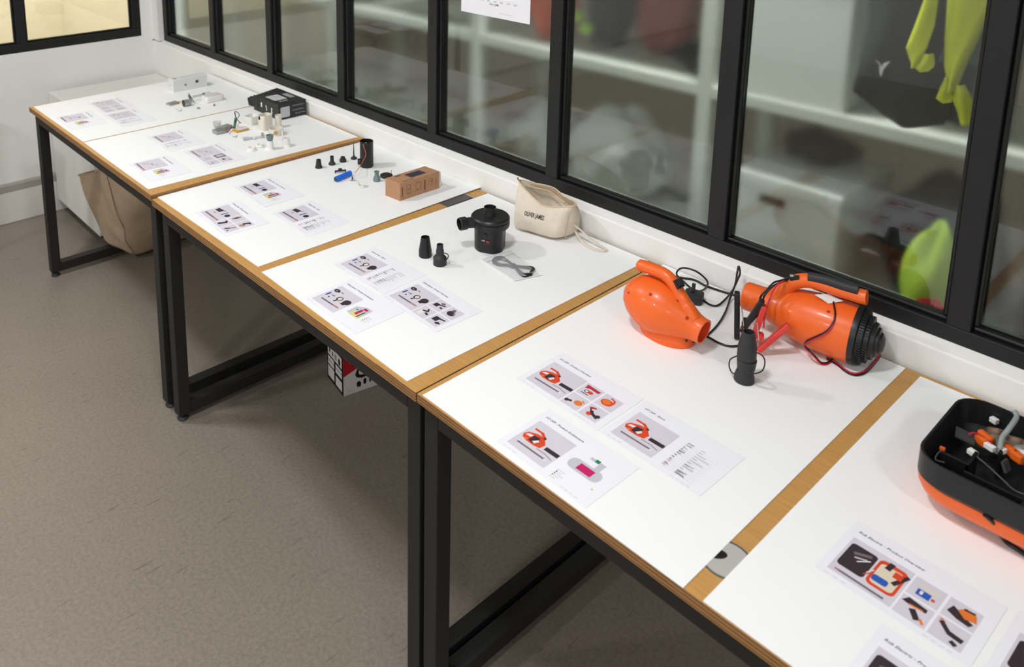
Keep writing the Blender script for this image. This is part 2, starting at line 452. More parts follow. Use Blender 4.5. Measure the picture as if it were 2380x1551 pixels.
table(-2.566, -1.312, ZA-BT, -2.53, -1.352, 'plywood table on black steel frame carrying the small white gadget parts')
table(-1.309, -.026, ZB-BT, -1.262, -.066, 'plywood table on black steel frame carrying the kraft box and canvas pouch')
table(-.022, 1.262, ZC-BT, -.012, 1.21, 'plywood table on black steel frame carrying the orange blowers')

# boards: corners front-left, front-right, back-right, back-left from the photo
def board(pts, z, label, lift=0.):
    n = 10; g = MB(); P = pts
    rings = []
    for i in range(n+1):
        u = i/n; row = []
        for j in range(n+1):
            v = j/n
            p = (1-u)*(1-v)*P[0]+u*(1-v)*P[1]+u*v*P[2]+(1-u)*v*P[3]
            row.append(V((p.x, p.y, z+lift*max(0, u-.75)**2*16*max(0, v-.2))))
        rings.append(row)
    vs = [p for r in rings for p in r]; fs = []; N = n+1
    for i in range(n):
        for j in range(n): fs.append((i*N+j, (i+1)*N+j, (i+1)*N+j+1, i*N+j+1))
    b0 = len(vs); vs += [p-V((0, 0, BT-.0002)) for p in vs]
    fs += [tuple(b0+k for k in f[::-1]) for f in list(fs)]
    edge = [(i, 0) for i in range(n)]+[(n, j) for j in range(n)]+[(i, n) for i in range(n, 0, -1)]+[(0, j) for j in range(n, 0, -1)]
    for k in range(len(edge)):
        a = edge[k]; c = edge[(k+1) % len(edge)]; ia, ic = a[0]*N+a[1], c[0]*N+c[1]
        fs.append((ia, b0+ia, b0+ic, ic))
    g.add(vs, fs)
    return tag(g.build('display_board', CARD), label, 'board', 'white display boards covering the tables')
def bq(fl, fr, br, bl, z):
    q = [onz(p, z) if p is not None else None for p in (fl, fr, br, bl)]
    if q[1] is None: q[1] = q[0]+V((.594, 0, 0))
    if q[0] is None: q[0] = q[1]-V((.594, 0, 0))
    if q[2] is None: q[2] = V((q[1].x, (q[3].y if q[3] else q[1].y+.838), z))
    if q[3] is None: q[3] = V((q[0].x, q[2].y, z))
    return q
board(bq((78, 248), (193, 329.5), None, (485, 171), ZA), ZA, 'white board under the white retail box and small silver motor')
board(bq((195, 331), (345, 440), (832, 318), None, ZA), ZA, 'white board under the black retail box and bundled grey cable')
board(bq((366, 458), (600, 620), (1117, 437.5), None, ZB), ZB, 'white board under the kraft box and blue battery', lift=.004)
_b=bq((608, 632), (946.5, 886), None, (1134, 449.6), ZB); _b[2].x += .015
board(_b, ZB, 'white board under the black electric pump and canvas pouch')
board(bq((982.6, 918.1), (1587.7, 1366.6), (2104.7, 855.5), (1542, 614.5), ZC), ZC, 'white board under the two orange blowers')
_b=bq((1634, 1397), None, None, (2135, 879), ZC); _b[2].y = .838; _b[3].y=.828
board(_b, ZC, 'white board under the open black and orange casing')
#__OBJ__

# ------------------------------------------------------------------ printed pages (A5 sheets lying on the boards)
def d_ht(k):      # orange blower, cut open, beside a ruler and a hose
    return [(PBR, strip((11, 17), (75, 18), 4)), (PO, [(4, 42), (8, 52), (24, 60), (40, 61), (53, 47), (51, 33), (38, 30), (20, 30), (8, 34)]),
            (PO, strip((10, 68), (28, 68), 5)), (PO, strip((26, 69), (40, 60), 6)), (PK, [(21, 35), (22, 52), (35, 54), (40, 40), (32, 33)]),
            (PW, [(29, 37), (36, 48), (40, 44), (36, 35)]), (PW, [(8, 42), (12, 49), (21, 51), (20, 44)]), (PK, ell(41, 60, 3, 3)), (PO2, ell(17, 34, 3, 3)),
            (PK, strip((58, 41), (89, 42), 10)), (PK, strip((48, 28), (68, 29), 1)), (PK, strip((68, 29), (86, 25), 1)), (PW, ell(77, 17, 3, 2.5))]
def d_oj(k):
    return [(PBR, strip((14, 20), (60, 21), 5)), (PBR2, strip((60, 21), (81, 22), 5)), (PK, ell(13, 69, 9, 7)), (PK, rect(4, 66, 24, 71)), (PW, rect(10, 67, 15, 69)),
            (PB, [(6, 36), (11, 36), (12, 52), (7, 53)]), (PK, rect(8, 37, 10, 50)), (PK, strip((18, 47), (28, 48), 1.5)), (PK, ell(28, 48, 2.5, 2)),
            (PK, ell(22, 36, 3, 2)), (PK, strip((27, 72), (36, 71), 2)), (PK, ell(49, 50, 9, 9)), (PCF, ell(50, 50, 6, 6.5)), (PK, strip((49, 43), (46, 32), 4)),
            (PK, ell(75, 52, 11, 11)), (PK, rect(66, 37, 78, 44))]
def d_at(k):
    return [(PBR, strip((5, 15), (60, 16), 6)), (PBR2, strip((60, 16), (88, 16), 6)), (PK, [(9, 44), (7, 60), (34, 63), (36, 46)]), (PK, strip((34, 59), (42, 66), 3)),
            (PB, strip((56, 42), (57, 66), 5)), (PK, ell(75, 53, 9, 9)), (PK, strip((24, 33), (30, 37), 3))]
def d_be(k):
    return [(PBR, strip((6, 10), (84, 9), 5)), (PBR2, strip((60, 9), (84, 9), 5)), (PK, strip((16, 26), (22, 38), 1.6)), (PBR2, strip((22, 38), (38, 44), 1.2)), (PO, strip((26, 24), (40, 40), 1)),
            (PK, strip((36, 50), (52, 52), 3)), (PBR2, strip((30, 24), (30, 42), 1)), (PGY, rect(62, 30, 82, 36)), (PGY, ell(60, 60, 12, 6))]
def d_wh(k):
    if k == 'ar': return [(PK, strip((8, 5), (74, 5), 4)), (PY, ell(14, 28, 10, 6)), (PO2, rect(6, 22, 18, 26)), (PK, strip((30, 28), (50, 60), 2)), (PBR, ell(52, 66, 6, 5)), (PK, strip((34, 32), (60, 30), 1.5))]
    return [(PGY, rect(20, 50, 70, 60)), (PGY, rect(12, 66, 60, 74)), (PK, strip((16, 18), (30, 40), 5)), (PY, ell(22, 30, 8, 5)), (PGY, ell(62, 30, 8, 6))]
def d_jump(k):
    return [(PK, rrect(4, 20, 43, 80, 6)), (PBR, strip((14, 60), (36, 72), 6)), (PW, strip((24, 46), (38, 62), 2)), (PGY, strip((18, 52), (34, 60), 3)), (PO, rrect(46, 18, 86, 82, 9)), (PCF, rrect(50, 24, 82, 74, 6)),
            (PB, rrect(50, 30, 72, 44, 4)), (PK, strip((60, 66), (62, 84), 8)), (PK, strip((76, 44), (88, 76), 7)), (PO, rect(70, 58, 82, 72)), (PO, strip((40, 30), (50, 44), 2)), (PW, strip((42, 36), (48, 50), 1.5)),
            (PBR2, strip((8, 8), (14, 8), 4)), (PBR, strip((14, 8), (78, 7), 4))]
# thumbnails, each in a 42 x 43 frame
th_ht = [[(PR, [(6, 24), (4, 38), (38, 36), (36, 28), (16, 29)]), (PK, ell(16, 18, 6, 5)), (PW, ell(16, 18, 4, 3)), (PO, ell(24, 19, 6, 5)), (PK, rect(8, 8, 26, 10))],
         [(PO, ell(18, 20, 13, 11)), (PO2, ell(17, 21, 9, 8)), (PO, strip((16, 38), (28, 34), 4)), (PO, strip((27, 35), (30, 24), 4))],
         [(PK, strip((4, 14), (16, 18), 6)), (PK, ell(6, 14, 4, 5)), (PO2, ell(29, 22, 9, 8)), (PO2, strip((30, 34), (38, 30), 3))],
         [(PO, ell(16, 14, 6, 6)), (PK, strip((8, 34), (20, 18), 7)), (PR, strip((6, 30), (18, 36), 5)), (PK, strip((20, 18), (36, 12), 7)), (PK, ell(34, 18, 5, 5)), (PW, ell(15, 28, 3, 2))]]
th_oj = [[(PK, rect(6, 12, 20, 26)), (PK, strip((18, 22), (34, 30), 5)), (PK, strip((18, 30), (26, 36), 5)), (PK, ell(32, 16, 5, 3))],
         [(PK, ell(20, 20, 12, 11)), (PGY, ell(26, 24, 6, 6)), (PK, ell(24, 22, 4, 4)), (PK, strip((12, 32), (20, 36), 5))],
         [(PW, rect(8, 6, 20, 22)), (PK, strip((12, 24), (26, 30), 6)), (PK, strip((26, 28), (18, 38), 5)), (PK, strip((24, 22), (36, 18), 6))],
         [(PK, rect(6, 16, 22, 34)), (PK, strip((20, 30), (36, 34), 5)), (PK, strip((24, 12), (38, 16), 5)), (PK, ell(30, 14, 5, 5))]]
th_at = [[(PBR2, strip((12, 8), (16, 36), 10)), (PK, strip((13, 15), (15, 28), 8))], [(PBR2, strip((20, 4), (30, 18), 12)), (PK, strip((18, 16), (24, 38), 9)), (PK, strip((24, 36), (32, 34), 6))],
         [(PK, strip((14, 8), (24, 34), 11)), (PK, strip((22, 33), (12, 36), 7))], [(PK, strip((12, 8), (20, 22), 8)), (PBR2, strip((20, 22), (26, 38), 7)), (PK, rect(26, 6, 32, 12))]]
th_be = [[(PBR, rect(4, 4, 38, 40)), (PGY, rect(10, 10, 30, 36)), (PK, strip((32, 14), (36, 38), 4))], [(PBR2, rect(8, 12, 22, 24)), (PK, rect(10, 14, 20, 20)), (PO, strip((26, 30), (38, 38), 4))],
         [(PGY, ell(18, 20, 10, 8)), (PBR, strip((22, 26), (28, 30), 2))], [(PGY, ell(22, 22, 9, 7)), (PK, ell(26, 16, 3, 3))]]
th_jump = [[(PCF, strip((10, 30), (34, 28), 6)), (PB, rect(10, 8, 28, 22)), (PW, rect(14, 12, 18, 20)), (PO, ell(32, 14, 3, 3))],
           [(PK, [(4, 14), (8, 30), (24, 20), (38, 14), (34, 6), (18, 8)]), (PO2, [(14, 26), (22, 38), (36, 34), (40, 20), (26, 16)]), (PK, strip((20, 34), (34, 36), 4))],
           [(PK, [(2, 30), (8, 42), (34, 38), (34, 30), (14, 28)]), (PO2, strip((12, 29), (30, 31), 3)), (PK, strip((18, 24), (30, 8), 9)), (PO2, strip((32, 14), (38, 6), 4))],
           [(PO2, strip((4, 40), (10, 36), 4)), (PK, strip((6, 36), (22, 20), 7)), (PK, strip((20, 22), (38, 20), 9)), (PK, strip((26, 10), (34, 6), 7))]]
th_wh = [[(PGY, rect(6, 14, 36, 30))], [(PK, strip((18, 10), (22, 34), 3)), (PCF, rect(10, 14, 16, 30))], [(PGY, rect(4, 10, 36, 34))], [(PGY, ell(20, 20, 12, 10))]]
def page(TL, TR, z, kind, title, draw, thumbs, label, arch=0, grp=None):
    a, c = onz(TL, z), onz(TR, z); ang = math.atan2(c.y-a.y, c.x-a.x)
    Rm = Matrix.Rotation(ang, 4, 'Z')
    o = a - (Rm @ V((.013, .107, 0)))
    M = Matrix.Translation((o.x, o.y, z+.0003)) @ Rm @ Matrix.Scale(.001, 4)
    t = thing('printed_page', label, 'page', M @ V((105, 74, 0)), grp)
    b = MB(); b.M = M; b.prism(rect(0, 0, 210, 148.5), 0, .25); b.build('sheet', PAPER, t)
    def art(name, x, y, wd, h, shapes, par, bg=PH):
        g = MB(); g.M = M; ms = [bg] if bg else []
        zz = .33
        if bg: g.flat(rect(x, y, x+wd, y+h), zz, mi=0)
        for mt, poly in shapes:
            if mt not in ms: ms.append(mt)
            zz += .03
            g.flat([(x+min(max(p[0], 0), wd), y+min(max(p[1], 0), h)) for p in poly], zz, mi=ms.index(mt))
        return g.build(name, ms, par)
    art('photo', 13, 15, 90, 92, draw(kind), t)
    vs, fs = text_geo(title, 7.2, shear=.28, bold=.012)
    g = MB(); g.M = M; g.add([(x+13, y+122, .4) for x, y, _ in vs], fs); g.build('title_text', INK, t)
    foot = [(INKL, rect(13+12*i, 5, 13+12*i+8, 6)) for i in range(3)]
    art('footer_text', 0, 0, 210, 148, foot, t, bg=None); art('footer_text', 0, 0, 210, 148, [(INKL, rect(150+10*i, 5, 157+10*i, 6)) for i in range(4)], t, bg=None)
    if kind == 'ov':
        for i, (x, y) in enumerate(((106, 61.5), (152, 61.5), (106, 14), (152, 14))):
            art('thumbnail_photo', x, y, 42, 43.5, thumbs[i], t)
    elif kind == 'sp':
        rnd = random.Random(len(title)*7+int(TL[0])); sh = []
        yy = 104
        for i in range(12):
            l = rnd.uniform(4, 15); dark = INK if i < 8 else (INKR if i in (9, 11) else INKG)
            if i in (2, 3): l = 3
            sh.append((dark, rect(123, yy-2, 123+l, yy-.6)))
            if rnd.random() < .4: sh.append((INKG, rect(123, yy-4.4, 123+rnd.uniform(5, 14), yy-3.4)))
            for j in range(1 if i < 7 else rnd.choice((1, 2, 3))):
                sh.append((INKG, rect(150, yy-2-2.3*j, 150+rnd.uniform(6, 30), yy-1-2.3*j)))
            sh.append((INKL, rect(123, yy-5.9, 187, yy-5.6)))
            yy -= 7.6
        art('spec_table', 0, 0, 210, 148, sh, t, bg=None)
    else:
        sh = []
        if arch == 0:
            sh = [(PGY, rrect(118, 54, 186, 84, 13)), (PGY, rect(160, 82, 172, 104)), (PGY, rect(140, 98, 172, 105)), (PM, rect(138, 60, 169, 78)), (PG, rect(150, 99, 159, 107)), (PY, rect(188, 39, 192, 43))]
            lx, ly = 123, 11
        else:
            sh = [(PGY, [(118, 44), (116, 76), (140, 92), (160, 90), (162, 44)]), (PY, [(128, 42), (126, 62), (160, 62), (160, 42)]), (PM, rect(136, 52, 145, 76)), (PM, rect(138, 78, 152, 86)), (PG, rect(150, 46, 155, 74)), (PG, rect(126, 66, 131, 71)), (INKL, strip((150, 84), (162, 104), .6))]
            lx, ly = 174, 44
        for i, c_ in enumerate((PY, PM, PG, PB, INKL)):
            sh.append((c_, ell(lx, ly+5.5*i, 1.6, 1.6, 10)))
            sh.append((INKL, rect(lx+4, ly+5.5*i-.6, lx+10+4*((i*7) % 3), ly+5.5*i+.6)))
        art('diagram', 0, 0, 210, 148, sh, t, bg=None)
    return t
c1 = crop(1140, 800, 3.719); b2 = crop(680, 560, 4.76); b1 = crop(450, 410, 9.52); b1s = crop(640, 460, 11.9)
a2 = crop(300, 290, 9.15); a1 = crop(130, 220, 11.333); d1 = crop(1880, 1180, 4.18)
G = 'printed product sheets on the white boards'
page(c1(555, 155), c1(840, 325), ZC, 'ov', 'HT-309 - Product Overview', d_ht, th_ht, 'overview sheet with orange blower photo and four small orange blower pictures', grp=G)
page(c1(1290, 590), c1(1640, 800), ZC, 'sp', 'HT-309 - Specs', d_ht, None, 'specification sheet with orange blower photo and grey text table', grp=G)
page(c1(430, 665), c1(745, 880), ZC, 'ar', 'HT-309 - Product Architecture', d_ht, None, 'sheet with orange blower photo and rounded diagram with magenta block', 0, grp=G)
page(b2(820, 140), b2(1045, 265), ZB, 'sp', 'Oliver James - Specs', d_oj, None, 'specification sheet with taken-apart black pump photo and text table', grp=G)
page(b2(545, 500), b2(785, 655), ZB, 'ar', 'Oliver James - Product Architecture', d_oj, None, 'sheet with taken-apart black pump photo and magenta and yellow diagram', 1, grp=G)
page(b2(1385, 480), b2(1640, 640), ZB, 'ov', 'Oliver James - Product Overview', d_oj, th_oj, 'overview sheet with taken-apart black pump photo and four black pump pictures', grp=G)
page(b1(760, 630), b1(1065, 850), ZB, 'ov', 'Ultimate Pump - Product Overview', d_at, th_at, 'overview sheet with blue battery photo and small kraft box pictures', grp=G)
page(b1(1545, 90), b1(1850, 270), ZB, 'ar', 'Ultimate Pump - Product Architecture', d_at, None, 'sheet with blue battery photo and small yellow and magenta diagram', 1, grp=G)
page(b1s(780, 205), b1s(1215, 460), ZB, 'sp', 'Ultimate Pump - Specs', d_at, None, 'specification sheet with blue battery photo and text table', grp=G)
page(a2(960, 155), a2(1160, 270), ZA, 'sp', 'Beetle - Specs', d_be, None, 'specification sheet with looped red wire photo and pale text table', grp=G)
page(a2(630, 715), a2(835, 865), ZA, 'ar', 'Beetle - Product Architecture', d_be, None, 'sheet with looped red wire photo and small magenta diagram', 1, grp=G)
page(a2(1750, 455), a2(1980, 590), ZA, 'ov', 'Beetle - Product Overview', d_be, th_be, 'overview sheet with looped red wire photo and four small pictures', grp=G)
page(a1(680, 490), a1(850, 610), ZA, 'ar', 'Pump - Product Architecture', d_wh, None, 'sheet with yellow and black parts photo and red diagram at the far table corner', 1, grp=G)
page(a1(1480, 125), a1(1660, 232), ZA, 'ov', 'Pump - Product Overview', d_wh, th_wh, 'overview sheet with pale grey photos nearest the white drawer unit', grp=G)
page(a1(1920, 425), a1(2130, 545), ZA, 'sp', 'Pump - Specs', d_wh, None, 'specification sheet with pale grey parts photo and faint text', grp=G)
page(d1(440, 290), d1(1020, 640), ZC, 'ov', 'Rob Electric - Product Overview', d_jump, th_jump, 'overview sheet with open black casing photo and blue cell, four small pictures', grp=G)
_o = onz(d1(440, 290), ZC); _p = onz((2042.7, 1503), ZC)
_d = onz(d1(1020, 640), ZC)-_o
def pxof(P):
    q = P-CAM; return (CX+F_PX*q.dot(RIGHT)/q.dot(FWD), CY-F_PX*q.dot(UP)/q.dot(FWD))
page((2042.7, 1503), pxof(_p+_d), ZC, 'ar', 'Rob Electric - Product Architecture', d_jump, None, 'sheet with open black casing photo at the front edge of the board', 0, grp=G)
_q = onz((2371, 1471), ZC)
page((2371, 1471), pxof(_q+_d), ZC, 'sp', 'Rob Electric - Specs', d_jump, None, 'specification sheet with open black casing photo beside the overview sheet', grp=G)
#__OBJ2__

# ------------------------------------------------------------------ helpers for small things
def T(x, y, z=0): return Matrix.Translation((x, y, z))
def RZ(a): return Matrix.Rotation(R_(a), 4, 'Z')
def path(pts, n=6):
    """pts: (px, py, 'z'|'y', value) photo pixels with the plane they lie on"""
    out = []
    for p in pts:
        out.append(onz((p[0], p[1]), p[3]) if p[2] == 'z' else ony((p[0], p[1]), p[3]))
    return spline(out, n)
def helix_loops(c, ax, ay, n, amp, seed, rad, z, tight=.3):
    rnd = random.Random(seed); pts = []
    for i in range(n):
        k = 1 if i % 2 == 0 else -1
        a = rnd.uniform(.85, 1.05)
        pts += [c+ax*amp*a+ay*rnd.uniform(-.3, .3)*amp*.3+V((0, 0, z+rad+rnd.uniform(0, 2.5)*rad)),
                c+ax*amp*.8*a+ay*amp*tight*k*rnd.uniform(.6, 1.2)+V((0, 0, z+rad+rnd.uniform(0, 2.)*rad)),
                c+ay*rnd.uniform(-.06, .06)*amp+V((0, 0, z+rad*1.5+rnd.uniform(0, 2.5)*rad)),
                c-ax*amp*.8*a-ay*amp*tight*k*rnd.uniform(.6, 1.2)+V((0, 0, z+rad+rnd.uniform(0, 2)*rad)),
                c-ax*amp*a+V((0, 0, z+rad+rnd.uniform(0, 2)*rad)),
                c-ax*amp*.7*a+ay*amp*tight*k*.8+V((0, 0, z+rad+rnd.uniform(0, 2)*rad)),
                c+ay*rnd.uniform(-.06, .06)*amp+V((0, 0, z+rad*1.5+rnd.uniform(0, 2.5)*rad)),
                c+ax*amp*.7*a-ay*amp*tight*k*.8+V((0, 0, z+rad+rnd.uniform(0, 2)*rad))]
    return spline(pts, 5)
def printed(g, M, shapes, mats, name, parent):
    b = MB(); b.M = M; ms = []; z = .0003
    for mt, poly in shapes:
        if mt not in ms: ms.append(mt)
        z += .00004; b.flat(poly, z, mi=ms.index(mt))
    return b.build(name, ms, parent)
def face_mat(o, ux, uy):
    ux, uy = V(ux).normalized(), V(uy).normalized(); n = ux.cross(uy); M = Matrix.Identity(4)
    for i in range(3): M[i][0], M[i][1], M[i][2], M[i][3] = ux[i], uy[i], n[i], o[i]
    return M
def txt(g_M, s, size, x, y, mt, name, parent, shear=0., bold=.0, width=None, z=.0005):
    vs, fs = text_geo(s, size, shear, bold, width=width)
    b = MB(); b.M = g_M; b.add([(px+x, py+y, z) for px, py, _ in vs], fs); return b.build(name, mt, parent)

# ================================================================== far table, first board
# white retail box
x0, x1, y0, y1, h = -2.422, -2.368, .559, .726, .057
t = thing('retail_box', 'long white retail box with tiny grey pictures, by the window parapet', 'box', ((x0+x1)/2, (y0+y1)/2, ZA))
WBOX = mat('white_carton', 'dfdfdc', .55)
MB().box(x0, x1, y0, y1, ZA, ZA+h).build('carton', WBOX, t, bevel=.0012)
M = face_mat((x1, y0, ZA), (0, 1, 0), (0, 0, 1))
for (a, c, d, e) in ((.054, .022, .064, .031), (.108, .026, .124, .040)):
    printed(None, M, [(INKG, rect(a, c, d, e)), (INK, rect(a+.002, c+.002, d-.004, e-.003))], None, 'side_picture', t)
M = face_mat((x0, y0, ZA), (1, 0, 0), (0, 0, 1)); printed(None, M, [(INKL, rect(.012, .026, .036, .030))], None, 'end_print', t)
M = face_mat((x0, y0, ZA+h), (1, 0, 0), (0, 1, 0)); printed(None, M, [(INKL, rect(.024, .035, .03, .12))], None, 'lid_print', t); printed(None, M, [(INKG, rect(.02, .012, .038, .026))], None, 'lid_picture', t)
# white handheld shell with chrome arms on its far side
c0 = V((-2.138, .632, ZA))
t = thing('device_shell', 'white rounded plastic shell with thin metal arms beside the retail box', 'shell', c0)
MB().prism(rrect(-.027, -.042, .027, .044, .012), 0, .027, T(*c0)).build('shell_body', WPL, t, bevel=.004, smooth=40)
MB().prism(rrect(-.021, -.034, .021, .036, .008), .027, .0285, T(*c0)).build('inner_tray', mat('pale_pink_plastic', 'd8d0ce', .5), t, smooth=40)
for dx, dz, a, bb in ((-.035, .02, -.085, .02), (-.047, .022, -.07, .01)):
    MB().tube([c0+V((dx, a, dz)), c0+V((dx, bb, dz+.004))], .0016, 8).build('metal_arm', SIL, t, smooth=60)
MB().bar(c0+V((-.03, -.085, .006)), c0+V((-.052, -.086, .03)), .01, .006).build('arm_bracket', SIL, t, bevel=.001)
MB().cyl(.006, .016, .03, 16, T(c0.x-.04, c0.y-.02, ZA)).build('arm_knob', mat('grey_plastic', '77787a', .5), t, smooth=40)
# motor
p = V((-2.138, .497, ZA+.0145))
t = thing('small_motor', 'small silver motor with clear ring and wire leads on the far board', 'motor', (p.x, p.y, ZA))
MB().lathe([(.013, 0), (.0145, .001), (.0145, .02), (.013, .021)], 24, axis_mat(p, (.1, 1, 0))).build('motor_can', SIL, t, smooth=40)
MB().lathe([(.0145, -.002), (.0145, .0)], 24, axis_mat(p, (.1, 1, 0))).build('black_ring', BLK, t, smooth=40)
MB().lathe([(.0125, .021), (.0125, .03), (.01, .032)], 24, axis_mat(p, (.1, 1, 0))).build('end_cap', mat('grey_plastic2', '9b9fa0', .5), t, smooth=40)
MB().tube(spline([p+V((0, .03, .008)), p+V((-.01, .036, .022)), p+V((-.02, .034, .034)), p+V((-.012, .04, .02)), p+V((.004, .05, -.008))], 5), .0012, 6).build('motor_lead', BLKG, t, smooth=60)
# lipo cell
p = V((-2.2, .474, ZA))
t = thing('battery_cell', 'flat silver cell with brown tape beside the small motor', 'battery', p)
MB().box(-.017, .017, -.022, .018, 0, .008, M=T(*p) @ RZ(8)).build('cell_pouch', SIL, t, bevel=.002)
MB().box(-.0172, .0172, .012, .026, .0002, .0085, M=T(*p) @ RZ(8)).build('tape_end', mat('brown_tape', 'a9812f', .4), t, bevel=.002)
MB().tube(spline([p+V((.004, .026, .006)), p+V((.002, .034, .007)), p+V((.006, .044, .002))], 5), .0011, 6).build('red_lead', REDW, t, smooth=60)
p = V((-2.098, .452, ZA))
tag(MB().lathe([(.012, 0), (.016, .001), (.016, .004), (.009, .006), (.009, .001)], 28, T(*p)).build('white_ring', WPL, smooth=40), 'small white plastic ring in front of the silver motor', 'ring')
p = onz(crop(370, 160, 9.52)(870, 885), ZA)
tag(MB().box(-.007, .007, -.004, .004, 0, .005, M=T(*p) @ RZ(20)).cyl(.0025, .004, .009, 10, T(*p)).build('metal_bracket', SIL, bevel=.0008), 'tiny grey metal bracket between the motor and white shell', 'bracket')
p = onz(crop(370, 160, 9.52)(1218, 820), ZA)
tag(MB().lathe([(.0045, 0), (.0045, .003), (.003, .004), (.003, .009), (.001, .009)], 16, T(*p)).build('brass_insert', BRASS, smooth=40), 'tiny brass insert in front of the white shell', 'fitting')

# ================================================================== far table, second board
k2 = crop(480, 190, 8.615)
# black retail box, open at the far end
x0, x1, y0, y1, h = -1.905, -1.706, .706, .838, .066
t = thing('retail_box', 'black retail box with white pictures and an open torn end', 'box', ((x0+x1)/2, (y0+y1)/2, ZA))
BBOX = mat('black_carton', '2a2a2b', .5, var=.06, vscale=40)
g = MB()
th = .0015
g.box(x0, x1, y0, y0+th, ZA, ZA+h); g.box(x0, x1, y1-th, y1, ZA, ZA+h); g.box(x1-th, x1, y0, y1, ZA, ZA+h)
g.box(x0+.03, x1, y0, y1, ZA+h-th, ZA+h); g.box(x0+.03, x1, y0, y1, ZA, ZA+th)
g.build('carton', BBOX, t, bevel=.0008)
MB().add([(x0, y0, ZA+.012), (x0+.035, y0-.0005, ZA+.004), (x0+.035, y0-.0005, ZA+h), (x0, y0-.012, ZA+h-.004), (x0-.018, y0-.02, ZA+.05), (x0-.016, y0-.016, ZA+.02)], [(0, 1, 2, 3), (0, 3, 4, 5)]).build('side_flap', BBOX, t, solid=.0012)
MB().add([(x0+.03, y0, ZA+h), (x0+.03, y1, ZA+h), (x0-.012, y1-.01, ZA+h+.004), (x0-.004, y0+.012, ZA+h-.006)], [(0, 1, 2, 3)]).build('top_flap', BBOX, t, solid=.0012)
M = face_mat((x1, y0, ZA), (0, 1, 0), (0, 0, 1))
GRP = mat('grey_print', 'c3c5c6', .55)
printed(None, M, [(GRP, rrect(.008, .008, .052, .052, .004))], None, 'end_picture', t)
for k in range(4): printed(None, M, [(INKG, rect(.064, .028+.0035*k+(.012 if k > 1 else 0), .124-.008*(k % 2), .0298+.0035*k+(.012 if k > 1 else 0)))], None, 'text_line', t)
txt(M @ T(.126, .018) @ RZ(180), 'Power FC CE', .0085, 0, 0, GRP, 'print_lettering', t)
M = face_mat((x0, y0, ZA), (1, 0, 0), (0, 0, 1))
printed(None, M, [(PW, rect(.058, .026, .068, .046))], None, 'front_icon', t); printed(None, M, [(PW, [(.096, .040), (.102, .042), (.108, .022), (.103, .018)])], None, 'front_icon', t); printed(None, M, [(PW, [(.138, .018), (.15, .018), (.147, .03), (.15, .04), (.138, .04), (.141, .03)])], None, 'front_icon', t)
M = face_mat((x0, y0, ZA+h), (1, 0, 0), (0, 1, 0))
printed(None, M, [(GRP, rrect(.062, .018, .142, .078, .006)), (PW, strip((.08, .03), (.13, .05), .002))], None, 'lid_picture', t)
printed(None, M, [(INKG, rect(.07, .092, .14, .120)), (GRP, rect(.074, .096, .136, .098)), (GRP, rect(.074, .103, .136, .105)), (GRP, rect(.074, .110, .136, .112))], None, 'lid_text', t)
txt(M @ T(.168, .026) @ RZ(90), 'PUMP', .016, 0, 0, PW, 'lid_lettering', t, shear=.1, bold=.02)
# battery pack: two cells, circuit board, wires
p = onz(k2(520, 1000), ZA)
t = thing('battery_pack', 'silver and amber cells wired to a green circuit board', 'battery', p)
MB().box(-.018, .018, -.024, .022, 0, .016, M=T(-1.722, .448, ZA) @ RZ(2)).build('silver_cell', SIL, t, bevel=.003)
MB().box(-.016, .016, -.02, .022, 0, .012, M=T(-1.752, .49, ZA+.002) @ RZ(12)).build('silver_cell', mat('dull_foil', '9aa3a1', .4, metal=.4), t, bevel=.003)
g = MB(); g.box(-.017, .017, -.028, .03, 0, .008, M=T(-1.694, .522, ZA) @ RZ(3)); g.build('amber_cell', YEL, t, bevel=.003)
MB().box(-.013, .017, -.018, .0295, .008, .0095, M=T(-1.694, .522, ZA) @ RZ(3)).build('cell_label', mat('white_foil', 'd6d8d6', .4), t, bevel=.001)
q0, q1 = onz(k2(555, 930), ZA+.004), ony(k2(590, 720), .53)
MB().bar(q0, q1, .011, .002).build('circuit_board', GRN, t)
MB().bar(q0+(q1-q0)*.55+V((.002, -.002, 0)), q0+(q1-q0)*.8+V((.002, -.002, 0)), .006, .003).build('chip', BLK, t)
MB().tube(spline([q1, ony(k2(560, 610), .525), ony(k2(600, 600), .53), ony(k2(655, 660), .535), ony(k2(625, 730), .535)], 6), .0014, 6).build('black_wire', BLKG, t, smooth=60)
MB().tube(spline([ony(k2(570, 620), .526), q1, ony(k2(650, 800), .53), ony(k2(690, 830), .53)], 6), .0018, 6).build('black_wire', BLKG, t, smooth=60)
MB().tube(spline([ony(k2(690, 825), .53), ony(k2(655, 830), .53), ony(k2(620, 900), .53)], 6), .0013, 6).build('orange_wire', ORW, t, smooth=60)
MB().tube(spline([q0, onz(k2(500, 890), ZA+.016), onz(k2(440, 960), ZA+.014), onz(k2(400, 985), ZA+.016)], 6), .0014, 6).build('orange_wire', ORW, t, smooth=60)
MB().tube(spline([q0, onz(k2(490, 930), ZA+.012), onz(k2(430, 1000), ZA+.008), onz(k2(395, 975), ZA+.016)], 6), .0018, 6).build('black_wire', BLKG, t, smooth=60)
# clear cup
p = onz(k2(215, 915), ZA)
CLEAR = mat('clear_plastic', 'f2f1ea', .12, trans=.75, ior=1.3)
tag(MB().lathe([(.013, 0), (.016, .024), (.0148, .024), (.012, .0015), (.001, .0015)], 24, T(*p)).build('clear_cup', CLEAR, smooth=40), 'small clear plastic cup behind the silver cells', 'cup')
